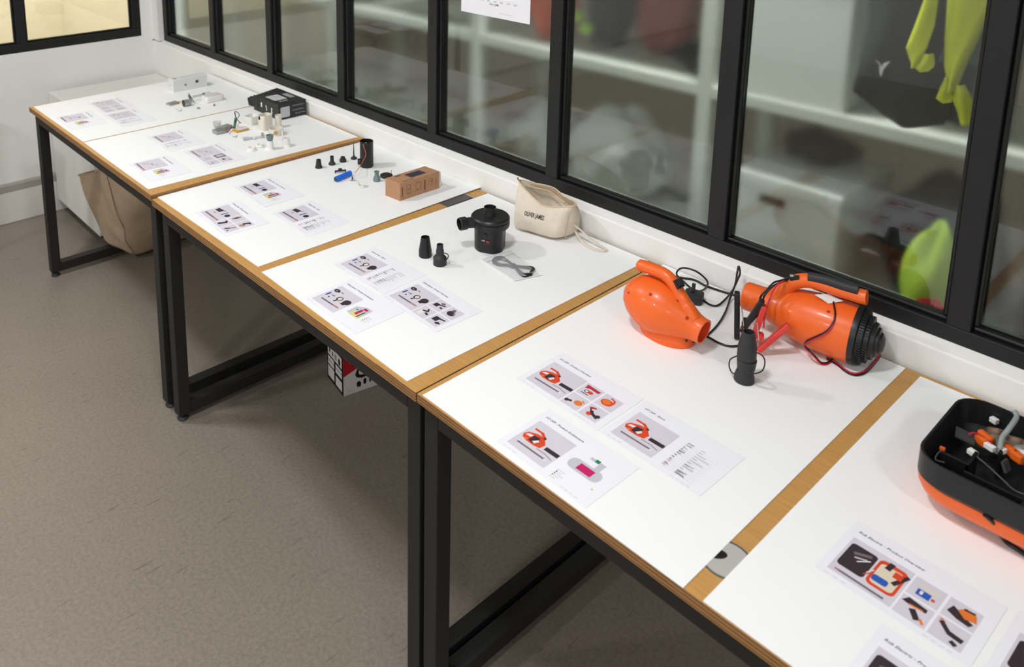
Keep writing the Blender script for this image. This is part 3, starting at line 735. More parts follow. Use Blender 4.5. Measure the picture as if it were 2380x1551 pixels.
# open white shells
def open_box(name, cx, cy, z, wx, wy, h, r, th, M_, label, cat, rz=0, parent=None, wid=1.):
    g = MB(); g.M = T(cx, cy, z) @ RZ(rz)
    o = rrect(-wx, -wy, wx, wy, r); i = rrect(-wx+th, -wy+th, wx-th, wy-th, max(r-th, .001))
    o2 = [(x*wid, y*wid) for x, y in o]; i2 = [(x*wid, y*wid) for x, y in i]
    g.loft([[(x, y, 0) for x, y in o], [(x, y, h) for x, y in o2], [(x, y, h) for x, y in i2], [(x, y, th) for x, y in i]], cap=(True, True))
    ob = g.build(name, M_, parent, bevel=.0006, smooth=40)
    return tag(ob, label, cat) if parent is None else ob
open_box('plastic_shell', -1.742, .602, ZA, .021, .023, .034, .005, .002, WPL, 'square open white plastic shell in front of the black box', 'shell', 12, wid=1.12)
p = V((-1.642, .62, ZA))
t = thing('plastic_housing', 'tall white open pump housing with a round tube beside it', 'housing', p)
open_box('housing_body', p.x-.006, p.y-.012, ZA, .02, .026, .06, .012, .002, CPL, '', '', 10, t)
g = MB(); g.lathe([(.013, 0), (.013, .052), (.011, .052), (.011, .002), (.001, .002)], 24, T(p.x+.01, p.y+.038, ZA)); g.build('side_tube', CPL, t, smooth=40)
MB().box(-.003, .003, -.0035, .0035, .045, .058, M=T(p.x-.004, p.y-.0385, ZA)).build('switch_slot', BLK, t)
p = V((-1.566, .606, ZA))
t = thing('fan_housing', 'low round cream fan housing with a tan outlet hole', 'housing', p)
g = MB(); g.lathe([(.026, 0), (.0275, .003), (.0275, .026), (.0255, .026), (.0255, .003), (.001, .003)], 32, T(*p)); g.build('drum', CPL, t, smooth=40)
d = V((.85, -.55, 0)).normalized(); MB().lathe([(.0088, 0), (.0088, .0035), (.001, .0036)], 20, axis_mat(p+d*.0245+V((0, 0, .014)), d)).build('outlet', mat('tan_foam', 'b99a63', .7), t, smooth=40)
# bundled grey cable
p = (onz(k2(740, 1165), ZA)+onz(k2(1160, 1120), ZA))/2
ax = (onz(k2(1160, 1120), ZA)-onz(k2(740, 1165), ZA)); amp = ax.length/2; ax.normalize(); ay = V((-ax.y, ax.x, 0))
GRC = mat('grey_white_cable', 'c9cacd', .45)
t = thing('cable_bundle', 'folded pale grey charging cable tied in the middle', 'cable', p)
rnd = random.Random(3)
for k in range(4):
    o = (k-1.5)*.0045; zz = ZA+.002+.003*(k % 2)
    pts = [p+ax*amp*1.02+ay*o*.8+V((0, 0, 0)), p+ay*o*.5, p-ax*amp*.9+ay*(o*1.6-.003), p-ax*amp*1.02+ay*o*1.8, p-ax*amp*.9+ay*(o*1.6+.004), p+ay*(o*.5+.002), p+ax*amp*.95+ay*(o*.8+.003)]
    MB().tube([V((q.x, q.y, zz+.0008*math.sin(i))) for i, q in enumerate(spline(pts, 6))], .0017, 6).build('cable_loop', GRC, t, smooth=60)
MB().bar(p+ay*-.014+V((0, 0, .005)), p+ay*.014+V((0, 0, .005)), .009, .004).build('cable_tie', WPL, t, bevel=.0015)
q = onz(k2(1120, 1030), ZA+.004); MB().bar(p+ax*amp*.8+V((0, 0, .006)), q, .009, .006).build('usb_plug', SIL, t, bevel=.001)
# white nozzles and caps
p = onz(k2(1275, 1352), ZA)
t = thing('air_nozzle', 'white tapered nozzle with a grey-green rubber cup on top', 'nozzle', p)
MB().lathe([(.017, 0), (.017, .004), (.0128, .006), (.0115, .034)], 28, T(*p)).build('nozzle_base', WPL, t, smooth=35)
MB().lathe([(.0085, .034), (.0125, .041), (.0135, .055), (.0115, .0555), (.0095, .044), (.001, .042)], 28, T(*p)).build('rubber_cup', GGR, t, smooth=40)
p = onz(k2(1610, 1290), ZA)
tag(MB().lathe([(.0175, 0), (.0175, .004), (.0125, .006), (.0112, .032), (.0092, .032), (.0092, .01), (.001, .01)], 28, T(*p)).build('air_nozzle', WPL, smooth=35), 'white open-topped tapered nozzle at the edge by the wooden strip', 'nozzle')
p = onz(k2(1525, 1195), ZA)
tag(MB().lathe([(.012, 0), (.012, .004), (.0045, .006), (.0015, .046)], 20, T(*p)).build('needle_nozzle', WPL, smooth=35), 'thin white needle nozzle behind the white open nozzle', 'nozzle')
for (a, c, rr_, l) in ((905, 1372, .0185, 'white round stopper nearer the printed sheets'), (1068, 1308, .0155, 'smaller white round stopper by the grey cable')):
    p = onz(k2(a, c), ZA)
    tag(MB().lathe([(rr_, 0), (rr_, .005), (rr_*.78, .007), (rr_*.74, .011), (rr_*.6, .011), (rr_*.58, .006), (.001, .006)], 28, T(*p)).build('nozzle_stopper', WPL, smooth=35), l, 'stopper')
for (a, c, rz, lb_) in ((535, 1105, 20, 'tiny loose screw nearest the silver cell'), (575, 1118, 80, 'tiny loose screw in the middle of three by the cells'), (608, 1095, 150, 'tiny loose screw nearest the grey cable')):
    p = onz(k2(a, c), ZA); d = RZ(rz) @ V((1, 0, 0))
    tag(MB().lathe([(.0022, 0), (.0022, .0015), (.001, .0016), (.0009, .008), (.0002, .009)], 10, axis_mat(p+V((0, 0, .0022)), d)).build('screw', SIL, smooth=40), lb_, 'screw')

# ================================================================== middle table, first board
kk = crop(640, 300, 4.76)
p = onz(kk(1000, 418), ZB); sh = V((p.x-.002, p.y+.006, ZB))
t = thing('pump_shell', 'open black cylinder pump shell with circuit board and orange wire', 'pump', sh)
MB().lathe([(.0215, 0), (.0235, .003), (.0235, .094), (.0215, .094), (.0215, .02), (.001, .02)], 40, T(*sh)).build('shell_body', BLK, t, smooth=40)
d = V((-.55, -.83, 0)).normalized(); MB().lathe([(.0105, 0), (.0105, .012), (.0085, .0125), (.0085, .004), (.001, .004)], 24, axis_mat(sh+d*.019+V((0, 0, .018)), d)).build('side_port', BLK, t, smooth=40)
MB().box(-.002, .0195, -.012, .012, .083, .0855, M=T(*sh) @ RZ(-30)).build('circuit_board', GRN, t)
MB().box(.004, .010, -.008, .0, .0855, .089, M=T(*sh) @ RZ(-30)).build('connector', CPL, t)
MB().tube(spline([sh+V((.008, -.012, .088)), sh+V((.012, -.0235, .086)), ony(kk(1000, 280), sh.y-.024), ony(kk(962, 370), sh.y-.027), ony(kk(925, 430), .605), onz(kk(880, 485), ZB+.014)], 7), .0011, 6).build('orange_wire', ORW, t, smooth=60)
a, c = onz(kk(676, 572), ZB), onz(kk(868, 500), ZB)
a = V((-1.046, .517, ZB+.0095)); c = V((-1.06, .588, ZB+.0095))
t = thing('battery_cell', 'blue wrapped cylindrical cell lying beside the black pump shell', 'battery', (a+c)/2-V((0, 0, .0095)))
L = (c-a).length
MB().lathe([(.0085, 0), (.0092, .001), (.0092, L*.82), (.0085, L*.85), (.0085, L*.88), (.0092, L*.9), (.0092, L), (.006, L+.002)], 28, axis_mat(a, c-a)).build('cell_wrap', BLUE, t, smooth=35)
MB().lathe([(.0078, -.0006), (.0078, .0004)], 24, axis_mat(a, c-a)).build('end_disc', mat('cell_insulator', '2c4a46', .5), t)
# white cable with plug
p = onz(kk(900, 600), ZB)
a = onz(kk(835, 570), ZB); c = onz(kk(985, 655), ZB); ax = (c-a); amp = ax.length/2; ax.normalize(); ay = V((-ax.y, ax.x, 0)); p = (a+c)/2
t = thing('cable_bundle', 'small twisted white cable with a plug beside the blue cell', 'cable', p)
MB().tube(helix_loops(p, ax, ay, 3, amp, 5, .0014, 0, .35), .0014, 6).build('cable_loop', WPL, t, smooth=60)
MB().bar(a+V((0, 0, .004)), a-ax*.004+ay*.012+V((0, 0, .006)), .011, .006).build('plug', WPL, t, bevel=.0015)
MB().bar(onz(kk(850, 560), ZB+.008), onz(kk(852, 530), ZB+.012), .004, .003).build('blue_connector', mat('navy_plastic', '28365c', .4), t)
# nozzles
def nozzle(px, prof, label, M_=BLKM, name='air_nozzle'):
    p = onz(px, ZB); return tag(MB().lathe(prof, 28, T(*p)).build(name, M_, smooth=35), label, 'nozzle')
nozzle(kk(480, 428), [(.0125, 0), (.0125, .006), (.0105, .0075), (.008, .03), (.0062, .03), (.0062, .012), (.001, .012)], 'plain black tapered nozzle, farthest of four from the pump shell')
nozzle(kk(627, 392), [(.0122, 0), (.0122, .005), (.0085, .009), (.0068, .012), (.0064, .031), (.0048, .031), (.0048, .015), (.001, .015)], 'black stepped nozzle with a wide flange')
nozzle(kk(747, 360), [(.0122, 0), (.0122, .009), (.0105, .0105), (.0088, .0105), (.0078, .018), (.0058, .018), (.0058, .006), (.001, .006)], 'short black collar nozzle')
nozzle(kk(868, 330), [(.011, 0), (.011, .005), (.0045, .010), (.0026, .012), (.0013, .052), (.0008, .06)], 'black needle nozzle standing beside the pump shell', name='needle_nozzle')
nozzle(kk(1122, 575), [(.0118, 0), (.0122, .010), (.0095, .016), (.0068, .022), (.0072, .028), (.009, .034), (.0072, .0345), (.0055, .028), (.001, .027)], 'grey-green waisted rubber nozzle beside the kraft box', GGR)
# black clip
a, c = onz(kk(660, 490), ZB), onz(kk(782, 478), ZB); mid = (a+c)/2; M = T(*mid) @ Matrix.Rotation(math.atan2(c.y-a.y, c.x-a.x), 4, 'Z')
L = (c-a).length/2
t = thing('battery_clip', 'small black plastic battery clip behind the blue cell', 'clip', mid)
MB().box(-L, L, -.002, .004, .005, .009, M=M).box(-L, -L+.0025, -.002, .004, 0, .009, M=M).box(L-.0025, L, -.002, .004, 0, .009, M=M).build('clip_bar', BLKM, t)
MB().box(-.007, .006, -.001, .008, .009, .014, M=M).build('clip_head', BLKM, t, bevel=.001)
# black round lid with pin
p = onz(kk(1228, 530), ZB)
t = thing('pump_impeller', 'black disc with an upright pin behind the kraft box', 'disc', p)
MB().lathe([(.018, 0), (.0215, .003), (.0215, .007), (.019, .009), (.001, .009)], 36, T(*p)).build('disc', BLK, t, smooth=35)
MB().cyl(.0008, .004, .024, 8, T(p.x+.012, p.y+.012, ZB)).build('pin', BLKG, t)
# kraft box
t = thing('kraft_box', 'brown kraft carton with dark line drawings and open white-lined end', 'box', (-.817, .66, ZB))
bf, bl_, br_ = V((-.785, .579, ZB)), V((-.851, .573, ZB)), V((-.783, .746, ZB)); bb = bl_+br_-bf; hh = .059
g = MB(); base = [bl_, bf, br_, bb]; g.loft([[q for q in base], [q+V((0, 0, hh)) for q in base]]); g.build('carton', KRAFT, t, bevel=.001)
ux = (br_-bf).normalized(); uy = (bl_-bf).normalized()
g = MB(); e0, e1 = br_+ux*.0, bb
g.add([br_+V((0, 0, .002)), br_+ux*.016-uy*-.008+V((0, 0, .008)), br_+ux*.014+uy*.01+V((0, 0, hh-.008)), br_+V((0, 0, hh-.001))], [(0, 1, 2, 3)]); g.build('end_flap', mat('white_card', 'e6e2dc', .7), t, solid=.001)
M = face_mat(bf, ux, (0, 0, 1))
KI = []
for nm, polys in {'side_text': [rect(.008, .012, .0095, .044), rect(.0105, .012, .0118, .044)], 'line_drawing': [strip((.028, .018), (.028, .046), .001), strip((.028, .046), (.044, .044), .001), strip((.044, .044), (.044, .016), .001), strip((.044, .016), (.028, .018), .001), strip((.032, .03), (.042, .036), .001)],
                  'line_drawing_': [strip((.066, .014), (.066, .044), .001), strip((.066, .044), (.086, .044), .001), strip((.086, .044), (.086, .014), .001), ell(.074, .02, .003, .002, 8)],
                  'line_drawing__': [strip((.116, .02), (.124, .044), .001), strip((.124, .044), (.138, .04), .001), ell(.132, .034, .003, .002, 8), strip((.138, .04), (.134, .018), .001)],
                  'side_text_': [rect(.1, .012, .1012, .046), rect(.1025, .012, .1037, .046), rect(.105, .012, .1062, .046)]}.items():
    printed(None, M, [(KINK, q) for q in polys], None, nm.rstrip('_'), t)
txt(M @ T(.153, .016) @ RZ(90), 'ULTIMATE', .005, 0, 0, KINK, 'side_lettering', t, width=.026)
M = face_mat(bl_+V((0, 0, hh)), -uy, ux)
printed(None, M, [(mat('dark_print', '4a4250', .6), rect(.016, .062, .05, .126)), (mat('dark_print2', '3a3340', .6), rect(.02, .066, .046, .112))], None, 'lid_picture', t)
txt(M @ T(.062, .014) @ RZ(90), 'ULTIMATE PUMP', .0065, 0, 0, KINK, 'lid_lettering', t, bold=.01)
printed(None, M, [(KINK, rect(.008, .03, .012, .052)), (KINK, rect(.014, .03, .0155, .052))], None, 'lid_text', t)
M = face_mat(bl_, -uy, (0, 0, 1)); KL = mat('kraft_crease', 'c49a7c', .7)
printed(None, M, [(KL, strip((.004, .012), (.02, .03), .0006)), (KL, strip((.02, .03), (.046, .03), .0006)), (KL, strip((.046, .03), (.062, .046), .0006))], None, 'tuck_flap_crease', t)
# grey metal cable tray in the tabletop gap
p = (onz(crop(1020, 400, 11.9)(520, 800), ZB-.001))
x0, x1 = -.686, -.655
t = thing('cable_tray', 'dark grey metal cable flap set in the tabletop beside the kraft box', 'cable flap', ((x0+x1)/2, .72, ZB-BT))
MB().box(-.70, x1, .665, .775, ZB-BT, ZB-BT+.0012).build('flap', mat('dark_zinc', '6d6a66', .45, metal=.5, var=.1, vscale=30, stretch=(40, 2, 1)), t, bevel=.0005)
MB().box(-.70, x1, .775, .778, ZB-BT, ZB-BT+.0022).build('end_lip', STEEL, t)
MB().box(x1-.004, x1, .667, .774, ZB-BT+.0012, ZB-BT+.0016).build('slot_brush', BLKM, t)

# ================================================================== middle table, second board
kp = crop(900, 400, 3.967)
C0 = V((-.379, .566, ZB))
t = thing('electric_pump', 'black round electric air pump with side nozzle and top outlet', 'pump', C0)
n = 40; rings = []
def pumpring(r, z, cut=.041):
    out = []
    for k in range(n):
        a = 2*math.pi*k/n; x, y = r*math.cos(a), r*math.sin(a)
        for ca in (R_(-62), R_(118), R_(28), R_(-152)):
            dd = x*math.cos(ca)+y*math.sin(ca)
            if dd > cut: x -= (dd-cut)*math.cos(ca); y -= (dd-cut)*math.sin(ca)
        out.append(C0+V((x, y, z)))
    return out
MB().loft([pumpring(.040, 0, .037), pumpring(.043, .003, .039), pumpring(.0445, .07, .041)]).build('pump_body', BLK, t, smooth=28)
MB().lathe([(.046, .066), (.0525, .069), (.0535, .074), (.0535, .084), (.051, .0855), (.0535, .087), (.0535, .093), (.050, .097), (.019, .0985), (.001, .0985)], 56, T(*C0)).build('lid', BLK, t, smooth=28)
cp = T(*C0) @ T(-.004, .002, 0)
MB().lathe([(.0175, .098), (.0165, .101), (.0158, .113), (.017, .114), (.017, .119), (.0148, .119), (.014, .108), (.001, .108)], 36, cp).build('top_outlet', BLK, t, smooth=30)
g = MB()
for k in range(6):
    a = k*math.pi/3; g.bar((C0+V((-.004+.003*math.cos(a), .002+.003*math.sin(a), .1105))), C0+V((-.004+.0142*math.cos(a), .002+.0142*math.sin(a), .1105)), .002, .004)
g.build('outlet_vanes', BLKM, t)
nc = V((-.413, .487, ZB+.082)); d = V((-.30, -.95, -.02)).normalized()
MB().tube([C0+V((-.012, -.03, .082)), nc-d*.012], [.0155, .0145], 24).build('side_duct', BLK, t, smooth=40)
MB().lathe([(.0155, -.016), (.0178, -.014), (.0178, .004), (.0168, .0055), (.0148, .0055), (.0142, -.008), (.001, -.008)], 36, axis_mat(nc, d)).build('side_nozzle', BLK, t, smooth=30)
g = MB(); g.M = axis_mat(nc, d)
for k in range(4): g.box(-.0015, .0015, -.014, .014, -.008, -.004, M=Matrix.Rotation(k*math.pi/4, 4, 'Z'))
g.build('nozzle_vanes', BLKM, t)
ca = R_(-62); fo = C0+V((math.cos(ca)*.0415, math.sin(ca)*.0415, 0)); M = face_mat(fo, (-math.sin(ca), math.cos(ca), 0), (0, 0, 1))
MB().box(-.006, .002, .048, .058, 0, .0015, M=M).build('switch', BLKM, t)
txt(M, 'USB', .0055, -.012, .036, mat('white_print', 'c8c8c8', .6), 'label_lettering', t, bold=.02)
printed(None, M, [(mat('red_print', '9c3630', .6), rect(.001, .034, .010, .0395)), (MATS['red_print'], rect(-.004, .030, .011, .0308)), (MATS['red_print'], rect(.0095, .030, .0103, .0395))], None, 'label_print', t)
# nozzles
p = onz(kp(350, 775), ZB)
tag(MB().lathe([(.0155, 0), (.0175, .0015), (.0178, .018), (.0115, .056), (.0098, .056), (.0098, .02), (.001, .02)], 36, T(*p)).build('cone_nozzle', BLK, smooth=28), 'tall black cone nozzle beside the strapped stepped nozzle', 'nozzle')
p = onz(kp(485, 850), ZB); n2 = p.copy()
t = thing('stepped_nozzle', 'black stepped nozzle with a thin cap strap beside the cone nozzle', 'nozzle', p)
MB().lathe([(.0178, 0), (.0178, .02), (.0125, .026), (.0108, .0285), (.0102, .042), (.009, .0435), (.0086, .057), (.007, .057), (.007, .03), (.001, .03)], 36, T(*p)).build('nozzle_body', BLKM, t, smooth=28)
MB().tube(spline([p+V((-.016, .004, .02)), p+V((-.022, .012, .021)), p+V((-.004, .024, .022)), p+V((.014, .018, .024)), p+V((.019, .006, .018)), p+V((.015, -.004, .012))], 6), .0013, 8).build('cap_strap', BLKG, t, smooth=60)
# bagged charging cable
BAGM = mat_glass('poly_bag_film', .02)
nt = BAGM.node_tree
for nd in list(nt.nodes):
    if nd.type != 'OUTPUT_MATERIAL': nt.nodes.remove(nd)
tr = nt.nodes.new('ShaderNodeBsdfTransparent'); tr.inputs[0].default_value = (.98, .98, .98, 1); gls = nt.nodes.new('ShaderNodeBsdfGlossy'); gls.inputs['Roughness'].default_value = .08
mx = nt.nodes.new('ShaderNodeMixShader'); mx.inputs[0].default_value = .05
tc = nt.nodes.new('ShaderNodeTexCoord'); nz = nt.nodes.new('ShaderNodeTexNoise'); nz.inputs['Scale'].default_value = 60; bp = nt.nodes.new('ShaderNodeBump'); bp.inputs['Strength'].default_value = .8; bp.inputs['Distance'].default_value = .004
nt.links.new(tc.outputs['Object'], nz.inputs['Vector']); nt.links.new(nz.outputs['Fac'], bp.inputs['Height']); nt.links.new(bp.outputs[0], gls.inputs['Normal'])
nt.links.new(tr.outputs[0], mx.inputs[1]); nt.links.new(gls.outputs[0], mx.inputs[2])
df = nt.nodes.new('ShaderNodeBsdfDiffuse'); df.inputs[0].default_value = (.9, .9, .9, 1); mx2 = nt.nodes.new('ShaderNodeMixShader'); mx2.inputs[0].default_value = .22
nt.links.new(mx.outputs[0], mx2.inputs[1]); nt.links.new(df.outputs[0], mx2.inputs[2]); nt.links.new([n_ for n_ in nt.nodes if n_.type == 'OUTPUT_MATERIAL'][0].inputs[0], mx2.outputs[0])
q = [onz(kp(*a), ZB) for a in ((865, 815), (1170, 1010), (1425, 955), (1135, 725))]
cb = sum(q, V())/4
t = thing('bagged_cable', 'coiled black charging cable in a clear zip bag', 'cable', cb)
def sheet(q, zf, N=14):
    vs = []; fs = []
    for i in range(N+1):
        for j in range(N+1):
            u, v = i/N, j/N; p = (1-u)*(1-v)*q[0]+u*(1-v)*q[1]+u*v*q[2]+(1-u)*v*q[3]
            vs.append(V((p.x, p.y, ZB+zf(u, v))))
    for i in range(N):
        for j in range(N): fs.append((i*(N+1)+j, (i+1)*(N+1)+j, (i+1)*(N+1)+j+1, i*(N+1)+j+1))
    return MB().add(vs, fs)
rnd = random.Random(11); hz = [[rnd.uniform(-1, 1) for _ in range(15)] for _ in range(15)]
sheet(q, lambda u, v: .002+.013*(math.sin(math.pi*min(1, u*1.05))*math.sin(math.pi*v))**.6+.0012*hz[int(u*14)][int(v*14)]).build('bag_film', BAGM, t, smooth=80)
sheet(q, lambda u, v: .0005+.001*u).build('bag_back', mat('bag_liner', 'eeeeec', .4), t)
ax = (q[2]+q[1]-q[0]-q[3]).normalized(); ay = V((-ax.y, ax.x, 0))
cc = onz(kp(1165, 890), ZB); aa = onz(kp(985, 820), ZB); ee = onz(kp(1335, 950), ZB); ax = (ee-aa); am = ax.length/2; ax.normalize(); ay = V((-ax.y, ax.x, 0)); cc = (aa+ee)/2
MB().tube(helix_loops(cc, ax, ay, 8, am, 8, .002, .001, .42), .002, 6).build('coiled_cable', BLKG, t, smooth=60)
MB().bar(cc+ay*-.008+V((0, 0, .006)), cc+ay*.008+V((0, 0, .006)), .008, .009).build('cable_tie', BLKG, t, bevel=.001)
MB().tube([q_+V((0, 0, .0022)) for q_ in q], .0011, 6, closed=True).build('bag_edge', mat('film_edge', 'f4f4f4', .2), t, smooth=60)
MB().bar(q[3]+(q[0]-q[3])*.04+(q[2]-q[3])*.12+V((0, 0, .0035)), q[0]+(q[3]-q[0])*.04+(q[1]-q[0])*.12+V((0, 0, .0035)), .004, .0012).build('zip_strip', MATS['film_edge'], t)
MB().bar(onz(kp(1060, 800), ZB+.008), onz(kp(1100, 805), ZB+.01), .006, .004).build('usb_plug', SIL, t, bevel=.0008)
# canvas pouch
kw = crop(1190, 400, 7.754)
t = thing('canvas_pouch', 'open cream canvas zip pouch with black lettering and a wrist loop', 'pouch', (-.345, .78, ZB))
def ring_of(pts, n=6): return spline(pts, n, closed=True)
bot = [V((-.417, .708, ZB+.001)), V((-.36, .713, ZB+.001)), V((-.296, .728, ZB+.001)), V((-.277, .748, ZB+.001)), V((-.271, .80, ZB+.001)), V((-.29, .835, ZB+.001)), V((-.37, .835, ZB+.001)), V((-.42, .82, ZB+.001))]
md = [V((-.419, .706, ZB+.03)), V((-.36, .706, ZB+.035)), V((-.30, .722, ZB+.035)), V((-.272, .742, ZB+.04)), V((-.264, .79, ZB+.04)), V((-.285, .838, ZB+.04)), V((-.37, .84, ZB+.04)), V((-.425, .82, ZB+.04))]
pk = ony(kw(120, 160), .752)
def yy(px, y): return ony(kw(*px), y)
m2 = [V((-.424, .716, ZB+.08)), V((-.365, .716, ZB+.068)), V((-.31, .73, ZB+.066)), V((-.275, .755, ZB+.078)), V((-.266, .80, ZB+.08)), V((-.29, .836, ZB+.078)), V((-.37, .838, ZB+.08)), V((-.43, .80, ZB+.09))]
tp = [pk, yy((400, 480), .732), yy((640, 625), .742), yy((1060, 620), .772), yy((1150, 560), .80), yy((930, 430), .826), yy((740, 280), .826), yy((420, 205), .80)]
rings = [ring_of(bot), ring_of(md), ring_of(m2), ring_of(tp)]
mid2 = [[(a*.5+c*.5)+V((0, 0, .0)) for a, c in zip(rings[i], rings[i+1])] for i in range(3)]
rr = [rings[0], mid2[0], rings[1], mid2[1], rings[2], mid2[2], rings[3]]
g = MB(); g.loft(rr, cap=(True, False)); ob = g.build('pouch_body', CANVAS, t, smooth=60, subd=1)
inner = [[p+(cen-p)*.03-V((0, 0, 0)) for p in r] for r in rr for cen in [sum(r, V())/len(r)]]
g = MB(); g.loft(inner[2:], cap=(True, False)); g.build('lining', CANVAS, t, smooth=60, subd=1)
rim = rings[3]; nn = len(rim)
MB().tube([p+V((0, 0, .0)) for p in rim], .0022, 6, closed=True).build('zip_tape', mat('zip_tape', 'd9c3a0', .8), t, smooth=60)
zb = rim[int(nn*.55):]
MB().tube([p+V((-.001, -.004, -.004)) for p in zb], .0013, 6).build('zip_teeth', mat('zip_teeth', 'b79a6c', .5), t, smooth=60)
MB().tube([p+V((-.001, -.012, -.010)) for p in zb[2:-3]], .0022, 6).build('zip_facing', mat('zip_facing', 'd6bd99', .8), t, smooth=60)
MB().bar(pk+V((0, 0, .001)), pk+V((-.008, .004, .007)), .004, .003).build('zip_pull', BRASS, t, bevel=.0006)
ux = (rings[1][8]-rings[1][2]).normalized()
a_ = ony(kw(205, 770), .7035); c_ = ony(kw(550, 865), .716); e_ = ony(kw(215, 700), .7085)
ux = (c_-a_); wd = ux.length; ux.normalize(); uz = (e_-a_); uz = (uz-ux*uz.dot(ux)).normalized()
M = face_mat(a_, ux, uz)
vs, fs = text_geo('OLIVER JAMES', .0175, 0, .014, width=wd)
def drape(x): return 0.0045*math.sin(math.pi*x/wd)*0
from mathutils.bvhtree import BVHTree
bpy.context.view_layer.update()
_me = ob.evaluated_get(bpy.context.evaluated_depsgraph_get()).data
_tr = BVHTree.FromPolygons([v.co+ORG[ob.name] for v in _me.vertices], [tuple(p.vertices) for p in _me.polygons])
_nz = ux.cross(uz); vv = []
for x, y, _ in vs:
    s_ = a_+ux*x+uz*y; h_ = _tr.ray_cast(s_+_nz*.08, -_nz); vv.append((h_[0] if h_[0] else s_)+_nz*.0012)
g = MB(); g.add(vv, fs); g.build('pouch_lettering', INK, t)
s0 = yy((1120, 950), .785)
lp = [s0, onz(kw(1290, 1090), ZB+.03), onz(kw(1480, 1260), ZB+.012), onz(kw(1690, 1395), ZB+.004), onz(kw(1620, 1420), ZB+.003), onz(kw(1440, 1370), ZB+.003), onz(kw(1260, 1250), ZB+.006), V((-.268, .80, ZB+.02))]
MB().tube(spline(lp, 7), .0042, 8, flat=.5).build('wrist_loop', CANVAS, t, smooth=60)
MB().tube(spline([rings[0][20], rings[1][20]+V((.001, -.001, 0)), rings[2][20]+V((.001, -.001, 0)), rings[3][21]], 5), .0012, 6).build('side_seam', mat('seam_thread', 'cbb798', .9), t, smooth=60)
#__OBJ3__

# ================================================================== near table: orange blower
kb = crop(1440, 590, 6.4615); kc = crop(1500, 590, 5.004)
PY0 = .552
t = thing('electric_blower', 'small orange egg-shaped electric blower with curved open handle', 'blower', (.185, PY0, ZC))
Pb = V((.083, .548, ZC+.078)); Pm = V((.277, .556, ZC+.05)); L = (Pm-Pb).length; AX = axis_mat(Pb, Pm-Pb)
prof = [(.0005, 0), (.018, .0025), (.034, .012), (.047, .027), (.0565, .046), (.0615, .066), (.0625, .084), (.060, .104), (.054, .124), (.045, .144), (.036, .162), (.0305, .176), (.0285, .188), (.029, L), (.0245, L), (.0225, L-.03), (.001, L-.032)]
mis = [0]*(len(prof)-4)+[0, 1, 1, 1]
MB().lathe(prof, 56, AX, mis=mis).build('body', [ORA, ORAIN], t, smooth=35)
g = MB(); g.M = AX
for k in range(5): g.box(-.001, .001, .004, .022, L-.03, L-.026, M=Matrix.Rotation(k*2*math.pi/5, 4, 'Z'))
g.build('fan_guard', ORAIN, t)
# raised seam sweeping round the body
pts = []
for i in range(15):
    s = .05+i*.0095; a = R_(-160+i*6.5)
    rr_ = None
    for q0_, q1_ in zip(prof, prof[1:]):
        if q0_[1] <= s <= q1_[1]: rr_ = q0_[0]+(q1_[0]-q0_[0])*(s-q0_[1])/(q1_[1]-q0_[1]+1e-9); break
    ca_ = V((math.cos(a)*rr_, math.sin(a)*rr_, s)); pts.append(AX @ ca_)
MB().tube(spline(pts, 3), .0007, 6).build('body_seam', ORA, t, smooth=60)
MB().lathe([(.062, 0), (.064, .004), (.061, .016), (.052, .034)], 48, T(.187, .556, ZC), sx=1.0, sy=.70).build('base', ORA, t, smooth=35)
hp = [ony(kb(*q), PY0) for q in ((1120, 980), (1070, 890), (1010, 790), (960, 700), (900, 600), (830, 470), (750, 370), (640, 290), (500, 235), (380, 190), (260, 165))]
hs = spline(hp, 6); nh = len(hs)
MB().tube(hs, [(.017 if i < 14 else .0148) if i < nh-3 else .0145-.0035*(i-nh+4) for i in range(nh)], 20, flat=.92).build('handle', ORA, t, smooth=50)
# screw holes on the near side
def hole(px, y, r, parent):
    p = ony(px, y); MB().lathe([(.0004, 0), (r*.8, .0003), (r, .0)], 14, axis_mat(p, (.35, -.8, .45))).build('screw_hole', mat('deep_orange', 'a82c06', .6), parent, smooth=30)
for q, y in (((290, 203), PY0-.0138), ((637, 365), PY0-.0138), ((868, 707), PY0-.0168)): hole(kb(*q), y, .0026, t)
bm_eval = None
from mathutils.bvhtree import BVHTree
def surf_hit(ob, px):
    org = ORG[ob.name]; me = ob.data; tree = BVHTree.FromPolygons([v.co+org for v in me.vertices], [tuple(p.vertices) for p in me.polygons])
    d = ray(px).normalized(); hit = tree.ray_cast(CAM, d); return hit[0], hit[1]
body = [o for o in t.children if o.name.startswith('body') and 'seam' not in o.name][0]; base = [o for o in t.children if o.name.startswith('base')][0]
for q, ob, r in (((465, 612), body, .0042), ((1012, 965), body, .0042), ((135, 585), body, .003), ((527, 1340), base, .0036)):
    h_, n_ = surf_hit(ob, kb(*q))
    if h_: MB().lathe([(.0004, .0003), (r*.8, .0004), (r, .0)], 14, axis_mat(h_, n_)).build('screw_hole', MATS['deep_orange'], t, smooth=30)
a, c = ony(kb(830, 415), PY0-.004), ony(kb(895, 545), PY0-.004)
up_ = V((.55, -.25, .8)); ofs = up_.normalized()*.0105
MB().bar(a+ofs*1.05, c+ofs*1.05, .019, .008, up=up_).build('rocker_switch', BLK, t, bevel=.001)
MB().bar(a+(c-a)*.15+ofs*1.4, a+(c-a)*.8+ofs*1.4, .012, .005, up=up_).build('rocker_key', BLKM, t, bevel=.001)
p = onz(kb(1000, 1330), ZC+.012); MB().box(-.008, .008, -.01, .008, 0, .018, M=T(p.x-.004, p.y+.004, ZC+.004)).build('cord_entry', BLK, t, bevel=.002)
zt = ZC+.003
